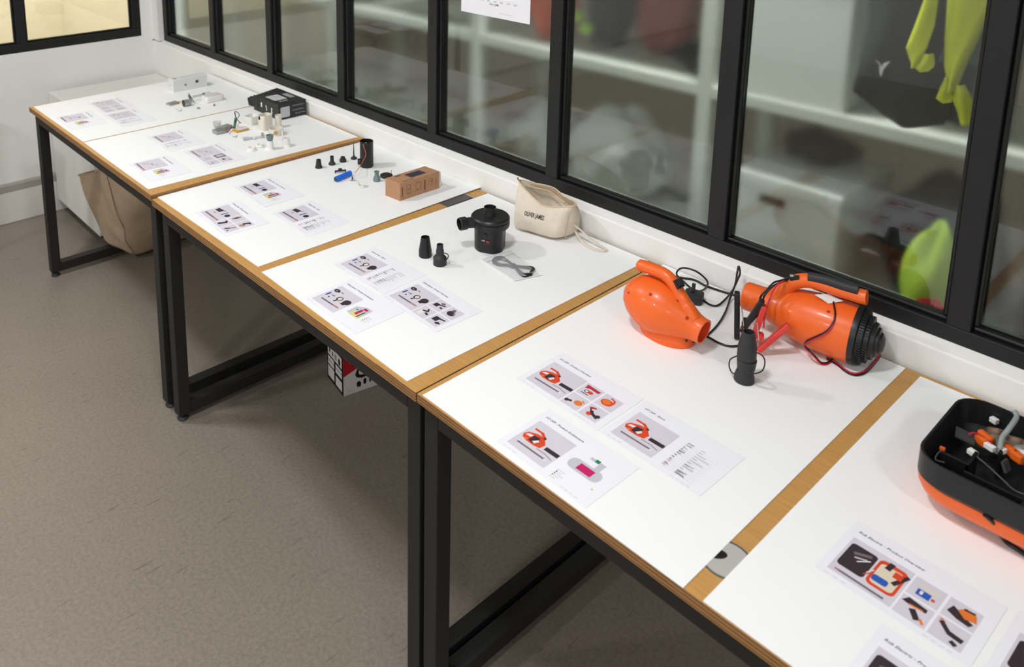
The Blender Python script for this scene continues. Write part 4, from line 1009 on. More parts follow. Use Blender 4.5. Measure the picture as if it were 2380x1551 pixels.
cord = [(*kb(1010, 1330), 'z', ZC+.012), (*kb(1180, 1310), 'z', ZC+.006), (*kc(700, 965), 'z', zt), (*kc(830, 840), 'z', zt), (*kc(930, 680), 'z', zt+.002), (*kc(1000, 480), 'z', zt+.012), (*kc(1060, 330), 'y', .80), (*kc(1100, 230), 'y', .815), (*kc(1085, 148), 'y', .82), (*kc(1066, 230), 'y', .812), (*kc(1050, 340), 'y', .80), (*kc(1010, 430), 'z', zt+.010), (*kc(930, 530), 'z', zt+.004), (*kc(830, 604), 'z', zt), (*kc(720, 575), 'z', zt), (*kc(590, 455), 'z', zt), (*kc(450, 330), 'z', zt+.004), (*kc(362, 235), 'y', .80), (*kc(430, 166), 'y', .815), (*kc(590, 205), 'y', .815), (*kc(720, 320), 'z', zt+.008), (*kc(690, 410), 'z', zt+.004), (*kc(600, 440), 'z', zt+.01), (*kc(540, 440), 'z', ZC+.025)]
MB().tube(path(cord, 8), .0024, 8).build('power_cord', BLKG, t, smooth=60)
cord2 = [(*kc(330, 262), 'z', zt), (*kc(450, 285), 'z', zt), (*kc(570, 305), 'z', zt), (*kc(700, 372), 'z', zt), (*kc(850, 425), 'z', zt), (*kc(1045, 485), 'z', zt)]
MB().tube(path(cord2, 8), .0028, 8).build('power_cord', BLKG, t, smooth=60)
cord3 = [(*kc(690, 950), 'z', zt), (*kc(760, 985), 'z', zt), (*kc(850, 1035), 'z', zt), (*kc(970, 1075), 'z', zt), (*kc(1090, 1068), 'z', zt), (*kc(1180, 1020), 'z', zt)]
MB().tube(path(cord3, 8), .0024, 8).build('power_cord', BLKG, t, smooth=60)
p = onz(kb(1095, 720), ZC)
g = MB(); g.prism(rrect(-.022, -.020, .022, .022, .010), 0, .022, T(p.x, p.y+.004, ZC) @ RZ(20)); g.build('mains_plug', BLKM, t, bevel=.003, smooth=35)
MB().bar(V((p.x-.004, p.y+.006, ZC+.02)), V((p.x-.006, p.y+.012, ZC+.042)), .008, .005).build('plug_pin', BLKM, t, bevel=.0006)

# ================================================================== near table: hose adapter stack with straps
ki = crop(1660, 620, 5.349)
p = onz(ki(370, 1415), ZC)
t = thing('hose_adapter', 'black stacked hose adapters with two thin cap straps', 'adapter', p)
MB().lathe([(.0195, 0), (.0205, .002), (.0195, .012), (.0155, .026)], 36, T(*p)).build('base_cup', BLKM, t, smooth=28)
MB().lathe([(.016, .026), (.0175, .03), (.0195, .048), (.0195, .051)], 36, T(p.x+.002, p.y, ZC)).build('collar', BLKM, t, smooth=28)
MB().lathe([(.0185, .051), (.019, .055), (.0188, .078), (.0118, .112), (.0098, .112), (.0098, .08), (.001, .08)], 36, T(p.x+.001, p.y, ZC)).build('nozzle', BLKM, t, smooth=28)
for pts in (((300, 1105), (205, 1150), (185, 1230), (215, 1310), (265, 1340)), ((500, 1060), (590, 1100), (630, 1180), (600, 1290), (500, 1330), (420, 1295))):
    MB().tube(spline([ony(ki(*q), p.y-.012) for q in pts], 8), .0014, 8).build('cap_strap', BLKG, t, smooth=60)

# ================================================================== near table: large inflator
Pa = V((.272, .738, ZC+.07)); Pt = V((.548, .785, ZC+.06)); D = (Pt-Pa); L = D.length; AX = axis_mat(Pa, D); Dn = D.normalized()
t = thing('car_inflator', 'large orange inflator with ribbed black end cap and cable clamps', 'inflator', (.42, .76, ZC))
prof = [(.001, .012), (.024, .012), (.0255, -.0005), (.029, -.001), (.0322, .004), (.0328, .04), (.0345, .052), (.041, .07), (.049, .092), (.0555, .115), (.0595, .14), (.0622, .17), (.0630, .21), (.0622, .230)]
MB().lathe(prof, 56, AX).build('body', ORA, t, smooth=38)
cap = [(.0628, .230), (.0632, .232), (.0622, .241), (.0575, .243), (.0555, .253), (.049, .255), (.0475, .263), (.0405, .265), (.039, .272), (.032, .2735), (.0305, .278), (.0235, .2795), (.022, .283), (.014, .288), (.0005, .290)]
MB().lathe(cap, 64, AX).build('end_cap', BLK, t, smooth=28)
g = MB(); g.M = AX
for k in range(60):
    a = 2*math.pi*k/60; g.box(.055, .0588, -.0011, .0011, .244, .2525, M=Matrix.Rotation(a, 4, 'Z'))
for k in range(50):
    a = 2*math.pi*k/50; g.box(.0475, .0502, -.001, .001, .256, .2625, M=Matrix.Rotation(a, 4, 'Z'))
o = g.build('cap_ribs', BLK, t); o['kind'] = 'stuff'
nrm = V((-Dn.y, Dn.x, 0)).normalized()
def pv(q): return onpl(ki(*q), Pa, nrm)
hp = [pv(q) for q in ((760, 400), (850, 300), (960, 215), (1080, 175), (1220, 180), (1380, 225), (1540, 280), (1700, 330), (1830, 370), (1900, 385))]
MB().tube(spline(hp, 6), [max(.0158, .0225-.0006*i) for i in range(55)], 20).build('handle', ORA, t, smooth=45)
gp = [pv(q) for q in ((1185, 165), (1350, 195), (1500, 240), (1650, 290), (1800, 330))]
MB().tube(spline([q+V((.0, -.005, .0085)) for q in gp], 5), .0110, 16).build('grip_pad', BLKM, t, smooth=45)
MB().bar(pv((960, 150))+V((0, -.006, .004)), pv((1085, 140))+V((0, -.006, .004)), .016, .009).build('switch', BLK, t, bevel=.0015)
MB().lathe([(.004, 0), (.005, .002), (.0045, .003)], 16, T(*(pv((985, 140))+V((0, -.008, .006))))).build('switch_light', mat('pale_button', '9fb0a8', .3), t, smooth=30)
h_, n_ = surf_hit([o for o in t.children if o.name.startswith('body')][0], ki(1420, 560))
if h_: MB().lathe([(.0003, .0004), (.0028, .0006), (.0035, 0)], 14, axis_mat(h_, n_)).build('screw_hole', MATS['deep_orange'], t, smooth=30)
MB().add([pv((1300, 310))+V((0, -.02, -.0)), pv((1470, 420))+V((0, -.02, 0)), pv((1620, 420))+V((0, -.004, 0)), pv((1430, 330))+V((0, -.004, 0))], [(0, 1, 2, 3)]).build('hang_tag', mat('tag_paper', 'dcd6d2', .6), t, solid=.0006)
ybody = .70
body = [o for o in t.children if o.name.startswith('body')][0]
def onbody(q, off=.0025):
    h, n = surf_hit(body, ki(*q)); return h+n*off if h else ony(ki(*q), ybody)
wr = [pv((1330, 310))+V((0, -.01, 0)), onbody((1455, 415), .004), onbody((1490, 500)), onbody((1503, 600)), onbody((1480, 700)), onbody((1400, 800)), onbody((1270, 865)), onbody((1160, 915)), onbody((1130, 965)), onbody((1180, 1040)), onbody((1250, 1110)), onz(ki(1325, 1190), ZC+.006), onz(ki(1400, 1195), ZC+.004), onz(ki(1470, 1150), ZC+.005)]
MB().tube(spline(wr, 7), .0019, 8).build('black_lead', BLKG, t, smooth=60)
MB().tube([q+V((.001, -.0012, -.0031)) for q in spline(wr, 7)], .0017, 8).build('red_lead', REDW, t, smooth=60)
wr = [onz(ki(*q), ZC+.003) for q in ((1400, 1130), (1530, 1205), (1610, 1270), (1690, 1318), (1780, 1332), (1880, 1300), (1960, 1225), (2030, 1140), (2060, 1090))]
MB().tube(spline(wr, 7), .0024, 8).build('red_lead', REDW, t, smooth=60)
MB().tube([q+V((.002, -.004, -.0006)) for q in spline(wr, 7)], .0019, 8).build('black_lead', BLKG, t, smooth=60)
wr = [pv((955, 140))+V((0, -.006, .004)), pv((860, 150))+V((0, -.012, 0)), ony(ki(740, 200), .715), ony(ki(650, 290), .70), ony(ki(580, 370), .685), ony(ki(560, 450), .67), ony(ki(560, 520), .66), ony(ki(520, 620), .655), ony(ki(430, 720), .65)]
MB().tube(spline(wr, 7), .0021, 8).build('black_lead', BLKG, t, smooth=60)
wr2 = [pv((930, 165))+V((0, -.008, 0)), ony(ki(820, 200), .715), ony(ki(740, 280), .70), ony(ki(700, 380), .69), ony(ki(660, 480), .675), ony(ki(625, 620), .66), ony(ki(615, 760), .652)]
MB().tube(spline(wr2, 7), .0019, 8).build('red_lead', REDW, t, smooth=60)
wr3 = [pv((955, 150))+V((0, -.004, .002)), ony(ki(760, 225), .71), ony(ki(680, 290), .70), ony(ki(620, 370), .69), ony(ki(610, 420), .67)]
MB().tube(spline(wr3, 7), .0021, 8).build('black_lead', BLKG, t, smooth=60)
# clamps
def clamp(name, label, M_, a0, a1, b0, b1, piv, loc):
    c_ = thing(name, label, 'clamp', loc)
    for (p0, p1) in ((a0, a1), (b0, b1)):
        MB().bar(p0, p1, .012, .019, .012, up=(.45, -.85, .25)).build('jaw_arm', M_, c_, bevel=.003)
    MB().lathe([(.007, -.009), (.007, .009)], 16, axis_mat(piv, (.4, -.9, 0))).build('pivot', M_, c_, smooth=30)
    MB().tube([piv+V((.002, -.010, -.004)), piv+V((-.002, -.011, .02)), piv+V((-.006, -.010, .036))], .0014, 8).build('spring_wire', STEEL, c_, smooth=60)
    MB().tube([piv+V((.0042*math.cos(k*.9), -.004+.0008*k-.008, -.012+.0042*math.sin(k*.9))) for k in range(16)], .0009, 6).build('copper_teeth', COPP, c_, smooth=60)
    return c_
b0 = onz(ki(282, 890), ZC+.002)
clamp('battery_clamp', 'black battery clamp standing on end between the blowers', BLK, b0, ony(ki(285, 315), b0.y+.006), ony(ki(345, 800), .652), ony(ki(600, 425), .66), ony(ki(385, 690), .652), (b0.x, b0.y, ZC))
r0 = onz(ki(545, 1045), ZC+.008)
clamp('battery_clamp', 'red battery clamp leaning against the large inflator', REDP, r0, ony(ki(930, 722), .685), ony(ki(490, 880), .652), ony(ki(625, 480), .662), ony(ki(575, 870), .65), (r0.x, r0.y, ZC))

# ================================================================== near table: open casing of a jump starter
t = thing('open_casing', 'upturned black and orange casing full of wires and a lamp board', 'casing', (.9, .53, ZC))
cx, cy = .905, .533
def rr3(wx, wy, r, z, sx=0, sy=0): return [V((cx+sx+x, cy+sy+y, ZC+z)) for x, y in rrect(-wx, -wy, wx, wy, r, 6)]
ow, od = .17, .125
MB().loft([rr3(ow-.012, od-.035, .05, .012), rr3(ow-.002, od-.014, .055, .028), rr3(ow+.002, od-.006, .055, .044), rr3(ow, od-.006, .055, .058), rr3(ow-.004, od-.009, .05, .060)], cap=(True, False)).build('orange_bumper', ORA, t, smooth=40)
MB().loft([rr3(ow-.03, od-.06, .04, .0), rr3(ow-.018, od-.045, .045, .016)], cap=(True, True)).build('foot', BLKM, t, smooth=40)
g = MB(); g.loft([rr3(ow-.008, od-.006, .045, .056), rr3(ow, od, .045, .064), rr3(ow, od, .045, .104), rr3(ow-.004, od-.004, .042, .104), rr3(ow-.008, od-.008, .04, .06), rr3(ow-.02, od-.035, .04, .034)], cap=(False, True)); g.build('black_tray', BLK, t, smooth=35)
IB = mat('casing_interior', '111112', .45)
for (x0, x1, y0, y1, h) in ((.76, .80, .47, .475, .09), (.795, .80, .47, .52, .088), (.80, .88, .445, .449, .092), (.88, .884, .42, .50, .09), (.94, .944, .42, .5, .09), (.82, .825, .55, .62, .085)):
    MB().box(x0, x1, y0, y1, ZC+.035, ZC+h).build('inner_rib', IB, t, bevel=.0008)
kt = crop(2110, 900, 3.878)
def tz(q, h): return onz(kt(*q), ZC+h)
p = tz((330, 640), .08); MB().lathe([(.026, .0), (.028, .004), (.026, .014), (.018, .036), (.016, .016), (.001, .016)], 28, T(p.x, p.y, ZC+.036)).build('motor_recess', IB, t, smooth=35)
p0, p1 = tz((745, 455), .085), tz((1130, 590), .085)
LB = mat('lamp_board', '9a9f90', .4, var=.1, vscale=60)
MB().bar(p0, p1, .004, .030, up=(0, 0, 1)).build('lamp_board', LB, t)
for q in ((790, 420), (965, 500)):
    p = tz(q, .094); MB().lathe([(.011, 0), (.0118, .002), (.0118, .008), (.0105, .0085), (.0103, .003), (.001, .0028)], 24, axis_mat(p, (-.2, .4, .9))).build('lamp_ring', mat('bronze_ring', '8a6f5c', .35, metal=.3), t, smooth=35)
for q, r in (((700, 465), .013), ((660, 490), .010), ((930, 590), .012), ((985, 640), .010)):
    p = tz(q, .08); MB().box(-r, r, -.006, .006, 0, .016, M=T(p.x, p.y, p.z-.006) @ RZ(-25)).build('orange_connector', mat('orange_connector', 'e2641a', .45), t, bevel=.003)
for q, s_ in (((735, 560), .008), ((580, 612), .007), ((1010, 605), .010), ((775, 320), .006), ((850, 590), .005)):
    p = tz(q, .078); MB().box(-s_, s_, -.005, .005, 0, .009, M=T(*p) @ RZ(-20)).build('white_connector', WPL, t, bevel=.001)
p0, p1 = tz((430, 400), .085), tz((600, 480), .08)
MB().bar(p0, p1, .028, .004, up=(0, 0, 1)).build('grey_bracket', mat('grey_bracket', '3f403f', .6), t)
p0, p1 = tz((870, 660), .085), tz((900, 760), .07); MB().bar(p0, p1, .022, .004, up=(.8, 0, .3)).build('grey_bracket', MATS['grey_bracket'], t)
MB().tube(spline([tz((830, 560), .085), tz((850, 460), .10), tz((910, 380), .115), tz((980, 270), .125), tz((955, 215), .13)], 6), .0042, 10).build('grey_tube', mat('grey_sleeve', '8f9492', .5), t, smooth=60)
MB().tube(spline([tz((545, 430), .088), tz((590, 412), .092), tz((660, 440), .09), tz((760, 520), .086), tz((800, 555), .084)], 6), .0014, 6).build('red_lead', REDW, t, smooth=60)
MB().tube(spline([tz((600, 610), .085), tz((720, 710), .085), tz((860, 840), .085), tz((960, 930), .09), tz((1060, 970), .095)], 6), .0012, 6).build('thin_wire', mat('grey_wire', '55565a', .4), t, smooth=60)
MB().tube(spline([tz((310, 570), .082), tz((270, 600), .08), tz((250, 655), .08), tz((330, 680), .08)], 6), .0012, 6).build('thin_wire', MATS['grey_wire'], t, smooth=60)
p = tz((310, 570), .082); MB().box(-.004, .004, -.003, .003, 0, .006, M=T(*p)).build('orange_pin', MATS['orange_connector'], t, bevel=.001)
cb = [tz((690, 1150), .060), tz((770, 1220), .050), tz((820, 1300), .03), tz((880, 1390), .008), tz((980, 1460), .004), tz((1090, 1530), .004)]
MB().tube(spline(cb, 7), .0034, 10).build('power_cord', BLKG, t, smooth=60)

# metal cable grommet in the near table top
p = onz((1688, 1298), ZC-BT)
t = thing('cable_grommet', 'round metal cable grommet set in the near plywood strip', 'grommet', (.597, .085, ZC-BT))
M = T(.597, .085, ZC-BT)
MB().lathe([(.0395, 0), (.0395, .0012), (.0365, .0014), (.0365, .0002)], 48, M).build('grommet_rim', mat('grey_metal_rim', '7d7d7b', .4, metal=.6), t, smooth=30)
MB().lathe([(.001, .0002), (.036, .0002), (.036, .0009), (.001, .0009)], 48, M).build('grommet_lid', mat('satin_nickel', 'c9c5bf', .45, metal=.35), t, smooth=30)
MB().prism(ell(-.016, -.002, .017, .010, 24, R_(40)), .0009, .00105, M).build('cable_slot', mat('slot_dark', '120d0a', .8), t)

# ================================================================== under the tables
# carton on the floor
t = thing('product_carton', 'red, white and black product carton on the floor under the middle table', 'box', (-1.04, .57, 0))
f0, l0, r0 = V((-.988, .494, 0)), V((-1.119, .519, 0)), V((-.958, .652, 0)); b0 = l0+r0-f0; hh = .163
g = MB(); bs = [l0, f0, r0, b0]; g.loft([[q for q in bs], [q+V((0, 0, hh)) for q in bs]])
g.build('carton', mat('carton_white', 'd9d6d2', .5), t, bevel=.001)
ux = (f0-l0); wl = ux.length; ux.normalize(); M = face_mat(l0, ux, (0, 0, 1)); CB = mat('carton_black', '161414', .5); CW = MATS['carton_white']; CR = mat('carton_red', 'b51226', .5)
printed(None, M, [(CB, rect(0, 0, wl, hh)), (CW, rect(.006, .098, wl-.012, .138)), (CW, rect(.006, .06, .058, .092)), (CW, rect(.07, .058, wl-.012, .09)), (CW, rect(.006, .012, .058, .054)), (CW, rect(.07, .010, wl-.012, .046)), (INKG, rect(.012, .146, wl-.02, .152)), (CB, ell(.022, .118, .005, .008)), (CB, ell(.048, .116, .004, .01)), (PBR2, ell(.072, .116, .008, .012)), (CB, ell(.102, .114, .008, .014)), (CB, rect(.006, .075, wl-.012, .0775))], None, 'black_side_print', t)
ur = (r0-f0); wr_ = ur.length; ur.normalize(); M = face_mat(f0, ur, (0, 0, 1))
printed(None, M, [(CR, [(0, .074), (0, hh), (wr_, hh), (wr_, .13)]), (CB, [(.045, .07), (.052, .088), (.066, .098), (.085, .1), (.085, .092), (.068, .088), (.058, .078), (.06, .066), (.075, .062), (.118, .066), (.122, .05), (.105, .054), (.07, .05), (.05, .058)]), (CB, [(.052, .02), (.05, .036), (.058, .042), (.068, .034), (.066, .018)]), (CB, ell(.082, .034, .006, .012)), (CB, ell(.103, .034, .004, .011)), (CB, ell(.125, .04, .007, .007)), (mat('carton_maroon', '5a1a16', .5), [(.088, .1), (.105, .104), (.112, .086), (.1, .084)]), (INKL, rect(.012, .012, .04, .014)), (INKL, rect(.012, .018, .04, .02))], None, 'red_side_print', t)
txt(M, '3P', .022, .02, .12, mat('pale_red_print', 'd98a90', .5), 'side_lettering', t, bold=.01)
# white drawer unit on castors
x0, x1, y0, y1 = -3.205, -2.615, .262, .842
t = thing('drawer_unit', 'white steel drawer unit on castors between the far wall and table', 'cabinet', ((x0+x1)/2, (y0+y1)/2, 0))
CAB = mat('white_cabinet', 'e4e3dc', .5, var=.01, vscale=5)
MB().box(x0, x1, y0, y1, .07, .65).build('carcass', CAB, t, bevel=.003)
for k in range(3):
    z0 = .085+.185*k; d_ = MB().box(x1, x1+.012, y0+.008, y1-.008, z0, z0+.178).build('drawer_front', CAB, t, bevel=.002)
    MB().box(x1+.012, x1+.02, y0+.2, y1-.2, z0+.13, z0+.142).build('handle', SIL, d_, bevel=.002)
MB().box(x0+.01, x1-.01, y0+.012, y1-.012, .056, .07).build('base_plate', BLKM, t)
for x in (x0+.05, x1-.06):
    for y in (y0+.06, y1-.06):
        MB().lathe([(.026, -.012), (.028, -.009), (.028, .009), (.026, .012)], 24, axis_mat((x, y, .028), (0, 1, 0))).box(x-.014, x+.014, y-.016, y+.016, .044, .056).build('castor', BLKM, t, smooth=30)
# tote bag
t = thing('tote_bag', 'beige canvas tote bag slumped on the floor under the far table', 'bag', (-2.45, .45, 0))
kg = crop(170, 380, 6.462)
lt = ony(kg(95, 170), .20); lt2 = ony(kg(430, 90), .275); sm = ony(kg(680, 700), .275)
bot = [V((-2.515, .262, .068)), V((-2.462, .305, .03)), V((-2.425, .35, .004)), V((-2.435, .45, .002)), V((-2.45, .56, .002)), V((-2.47, .66, .002)), V((-2.57, .64, .07)), V((-2.57, .42, .075))]
m1 = [V((-2.56, .232, .17)), V((-2.47, .262, .15)), V((-2.385, .30, .13)), V((-2.375, .42, .13)), V((-2.39, .56, .13)), V((-2.43, .69, .13)), V((-2.565, .66, .16)), V((-2.575, .40, .17))]
m2 = [V((-2.60, .215, .28)), V((-2.5, .25, .27)), V((-2.37, .268, .27)), V((-2.35, .40, .28)), V((-2.365, .55, .28)), V((-2.41, .68, .28)), V((-2.565, .66, .30)), V((-2.575, .40, .3))]
tp = [lt, lt*.5+lt2*.5+V((.02, .01, .0)), lt2+V((.04, .0, .02)), V((-2.33, .33, .44)), V((-2.33, .5, .45)), V((-2.40, .66, .44)), V((-2.56, .66, .43)), V((-2.575, .40, .42))]
R4 = [spline(r, 5, closed=True) for r in (bot, m1, m2, tp)]
rnd = random.Random(21)
def wrinkle(p, k): return p+V((.006*math.sin(p.z*46+p.y*30+k), .007*math.sin(p.z*38+p.x*34), .0))
rr = []
for i in range(3):
    for j in range(3):
        f = j/3; rr.append([wrinkle(a*(1-f)+c*f, i) if (i or j) else a for a, c in zip(R4[i], R4[i+1])])
rr.append(R4[3])
MB().loft(rr, cap=(True, False)).build('bag_body', TOTE, t, smooth=60, subd=1)
sd = [r[10]+V((.0015, -.0015, 0)) for r in rr]
MB().tube(spline(sd, 3), .0016, 6).build('corner_seam', mat('tote_seam', '8d775d', .9), t, smooth=60)
MB().tube(rr[-1], .004, 6, closed=True).build('hem', TOTE, t, smooth=60)
hl = [V((-2.50, .25, .40)), V((-2.47, .24, .33)), V((-2.44, .26, .28)), V((-2.40, .265, .33)), V((-2.38, .27, .41))]

# ================================================================== sheet stuck on the glass
PYG = FY+.0265
g0, g1 = ony((1072, 24), PYG), ony((1231.5, 58.5), PYG); u = (g1-g0); u.z = 0; wd = u.length
t = thing('chart_sheet', 'white chart print stuck on the window glass', 'page', g0)
zb = (g0.z+g1.z)/2
M = face_mat(V((g0.x, PYG, zb)), (1, 0, 0), (0, 0, 1))
b = MB(); b.M = M; b.box(0, wd, 0, wd*1.414, -.0001, .0003); b.build('sheet', PAPER, t)
s = wd/.21
printed(None, M, [(INKL, strip((.045*s, .040*s), (.165*s, .040*s), .0006)), (INKL, strip((.045*s, .040*s), (.045*s, .2*s), .0006))], None, 'chart_axes', t)
printed(None, M, [(mat('pale_violet_print', 'cfcde4', .7), [(.046*s, .041*s), (.095*s, .041*s), (.092*s, .12*s), (.06*s, .16*s), (.046*s, .17*s)])], None, 'chart_area', t)
for i, tx in enumerate(('0', '200', '400', '600', '800', '1000', '1200')):
    txt(M, tx, .0055*s, (.044+.0195*i)*s, .0335*s, INKG, 'axis_number', t)
txt(M, 'Flow (L/M)', .0062*s, .091*s, .0265*s, INK, 'axis_title', t, bold=.01)
txt(M, 'product benchmark data', .004*s, .12*s, .010*s, INKL, 'footer_text', t)

# ================================================================== store room behind the glass
SHW = mat('white_shelf_steel', 'd5d8d0', .5)
SY0, SY1 = 1.22, 1.66
t = thing('shelving_rack', 'long white shelving rack behind the window glass', 'rack', (-.6, (SY0+SY1)/2, 0))
px_ = [-3.02, -2.06, -1.10, -.14, .84, 1.80]
for x in px_:
    for y in (SY0, SY1-.04): MB().box(x-.022, x+.022, y, y+.04, 0, 2.2).build('post', SHW, t, bevel=.002)
for z in (.28, .66, 1.165, 1.66):
    for k in range(len(px_)-1): MB().box(px_[k]+.022, px_[k+1]-.022, SY0+.004, SY1-.004, z-.035, z).build('shelf', SHW, t, bevel=.002)
def carton(x0, x1, y0, y1, z, h, M_, label, cat='box', slot=True):
    o = thing('storage_box', label, cat, ((x0+x1)/2, (y0+y1)/2, z))
    MB().box(x0, x1, y0, y1, z, z+h).build('box_body', M_, o, bevel=.004)
    MB().box(x0-.004, x1+.004, y0-.004, y1+.004, z+h-.03, z+h+.004).build('lid', M_, o, bevel=.004)
    if slot: MB().box((x0+x1)/2-.075, (x0+x1)/2-.0, y0-.0045, y0-.001, z+h-.075, z+h-.05).build('hand_slot', BLK, o)
    return o
WB = mat('white_box_board', 'dfe1dc', .6)
carton(-.02, .27, 1.232, 1.6, .66, .275, WB, 'white lidded storage box with black hand slot on the rack')
carton(-.035, .25, 1.232, 1.6, 1.165, .36, WB, 'tall plain white storage box on the upper shelf', slot=False)
carton(-.62, -.32, 1.25, 1.6, .28, .3, mat('brown_box', '8a7258', .7), 'brown storage box on the lower shelf of the rack', slot=False)
carton(-.98, -.74, 1.3, 1.6, .28, .3, mat('tan_box', '9c8264', .7), 'tan storage box on the lower shelf beside the brown one', slot=False)
# bundles of gear: soft rounded lumps with folds
def lump(name, c, r, M_, label, cat, seed, sx=1, sy=1, sz=1, fold=.12, nu=28, nv=16):
    rnd = random.Random(seed); ph = [rnd.uniform(0, 6) for _ in range(6)]; rings = []
    for i in range(nv+1):
        v = -math.pi/2+math.pi*i/nv; row = []
        for k in range(nu):
            u = 2*math.pi*k/nu
            f = 1+fold*(math.sin(3*u+ph[0]+2*v)+.6*math.sin(5*u+ph[1]-3*v)+.5*math.sin(4*v+ph[2]+u))
            row.append(V((c[0]+r*sx*f*math.cos(v)*math.cos(u), c[1]+r*sy*f*math.cos(v)*math.sin(u), c[2]+r*sz*max(-.92, f*math.sin(v)))))
        rings.append(row)
    zmin = min(p.z for q in rings for p in q)
    rings = [[V((p.x, p.y, p.z-zmin+c[2])) for p in q] for q in rings]
    return tag(MB().loft(rings).build(name, M_, smooth=60), label, cat)
DK = mat('charcoal_fabric', '232624', .85, bump=.2, bscale=300); GRF = mat('grey_fleece', '5f6b6b', .9, bump=.2, bscale=300)
HIV = mat('hi_vis_fabric', 'd2d62a', .7, var=.05, vscale=20); RDF = mat('red_fabric', 'b02a2a', .8); BLF = mat('blue_fabric', '1f5f96', .8); ORF = mat('orange_fabric', 'd8572a', .8); LIME = mat('lime_plastic', '9fc63a', .5)
WHF = mat('white_fabric', 'd7d9d4', .85)
lump('black_helmet_bag', (-.225, 1.38, 1.165), .085, DK, 'black soft bag on the shelf behind the glass', 'bag', 4, 1.2, 1, .6)
lump('folded_red_coat', (-.44, 1.5, 1.165), .105, mat('dusty_red_fabric', '8d4a45', .85), 'dusty red folded coat heaped on the shelf', 'coat', 5, 1.0, 1, 1.7)
lump('charcoal_jacket', (-.655, 1.46, 1.165), .085, DK, 'charcoal jacket bundled on the shelf beside the red coat', 'jacket', 6, 1, 1, 1.9)
lump('orange_vest', (-.86, 1.40, 1.165), .10, ORF, 'orange vest folded on the shelf behind the chart sheet', 'vest', 7, .8, 1, 1.6)
for q, l in (((1345, 36), 'lime green plastic ball resting high on the charcoal jacket'), ((1364, 66), 'lime green plastic ball lower on the charcoal jacket')):
    p = ony(q, 1.30); g = MB().lathe([(.001, -.022), (.012, -.019), (.02, -.01), (.0225, 0), (.02, .01), (.012, .019), (.001, .022)], 20, T(*p)); tag(g.build('lime_ball', LIME, smooth=60), l, 'ball')
lump('white_duvet', (-.53, 1.40, .66), .165, WHF, 'white folded duvet on the middle shelf', 'duvet', 9, 1.1, 1, .9)
lump('white_cushion', (-.90, 1.42, .66), .12, WHF, 'small white cushion on the middle shelf by a rack post', 'cushion', 10, 1., 1, .9)
lump('black_holdall', (.10, 1.47, .94), .085, DK, 'black holdall lying on the slotted white box', 'holdall', 31, 1.25, 1, .55)
lump('black_sack', (.47, 1.43, .66), .145, DK, 'black sack beside the slotted white box', 'sack', 12, 1, 1, 1.2)
lump('hi_vis_bundle', (.535, 1.13, .66), .085, mat('lime_fabric', 'a3bd3c', .8), 'lime green vest bundle low behind the glass', 'vest', 13, .8, .55, 1.9)
lump('red_bundle', (.575, 1.005, .66), .075, RDF, 'red cloth bundle close behind the glass', 'cloth', 14, 1.0, .45, 1.3)
lump('blue_bundle', (.735, 1.40, 1.004), .075, BLF, 'blue cloth bundle next to the rack post', 'cloth', 15, 1.2, 1, .7)
tag(MB().box(.42, 1.2, .965, 1.19, .625, .66).build('low_shelf', SHW, bevel=.002), 'narrow white ledge under the cloth bundles behind the glass', 'shelf')
tag(MB().box(.68, .80, 1.27, 1.55, .66, 1.0).build('dark_bin', DK, bevel=.01), 'dark bin on the shelf under the blue cloth', 'bin')
def outline(name, rows, y, bulge, M_, parent=None, folds=3., amp=.004, N=12):
    R0 = []
    for (a, b) in zip(rows, rows[1:]):
        for q in range(4):
            f = q/4; R0.append([a[i_]+(b[i_]-a[i_])*f for i_ in range(3)])
    R0.append(list(rows[-1])); vs = []
    for i_, (py, xa, xb) in enumerate(R0):
        row = []
        for j_ in range(N+1):
            s_ = j_/N; p_ = ony((xa+(xb-xa)*s_, py), y)
            row.append(p_+V((0, -bulge*math.sin(math.pi*s_)+amp*math.sin(folds*math.pi*s_+i_*.35), 0)))
        vs.append(row)
    return MB().loft(vs, cap=(False, False), closed=False).build(name, M_, parent, smooth=70, solid=.004)
t = thing('black_bag', 'black cloth bag with a white emblem hanging behind the glass', 'bag', ony((2100, 288), 1.04))
outline('bag_cloth', [(-170, 2025, 2215), (40, 2018, 2200), (110, 2006, 2200), (170, 1996, 2203), (210, 1986, 2206), (240, 2018, 2208), (268, 2052, 2206), (288, 2090, 2196)], 1.06, .045, DK, t, 2.3, .006)
Mx = face_mat(ony((2048, 158), 1.005), (1, 0, .0), (0, 0, 1))
printed(None, Mx, [(PW, [(-.014, .018), (-.004, .012), (-.001, -.012), (.003, -.02), (.006, -.002), (.018, .02), (.004, .012), (.002, .004), (-.002, .006)])], None, 'emblem', t)
# hanging grey cloths and hi-vis jacket sleeves
def drape_strip(name, pxs, y, wds, M_, label, cat, amp=.006, parent=None):
    pts = spline([ony(q, y) for q in pxs], 8); ws = []
    n = len(pts); rows = []
    for i, p in enumerate(pts):
        f = i/(n-1)*(len(wds)-1); k = min(int(f), len(wds)-2); wd_ = wds[k]+(wds[k+1]-wds[k])*(f-k)
        row = []
        for j in range(13):
            s_ = j/12-.5; row.append(p+V((s_*wd_, amp*math.sin(s_*14+i*.25)+amp*.5*math.sin(s_*29), 0)))
        rows.append(row)
    b_ = MB().loft(rows, cap=(False, False), closed=False)
    o = b_.build(name, M_, parent, smooth=70, solid=.003)
    return tag(o, label, cat) if parent is None else o
drape_strip('grey_fleece', [(2130, -220), (2120, 0), (2105, 140), (2095, 200)], 1.135, [.16, .10, .09, .08], GRF, 'grey fleece hanging behind the cap and yellow sleeves', 'fleece', .008)
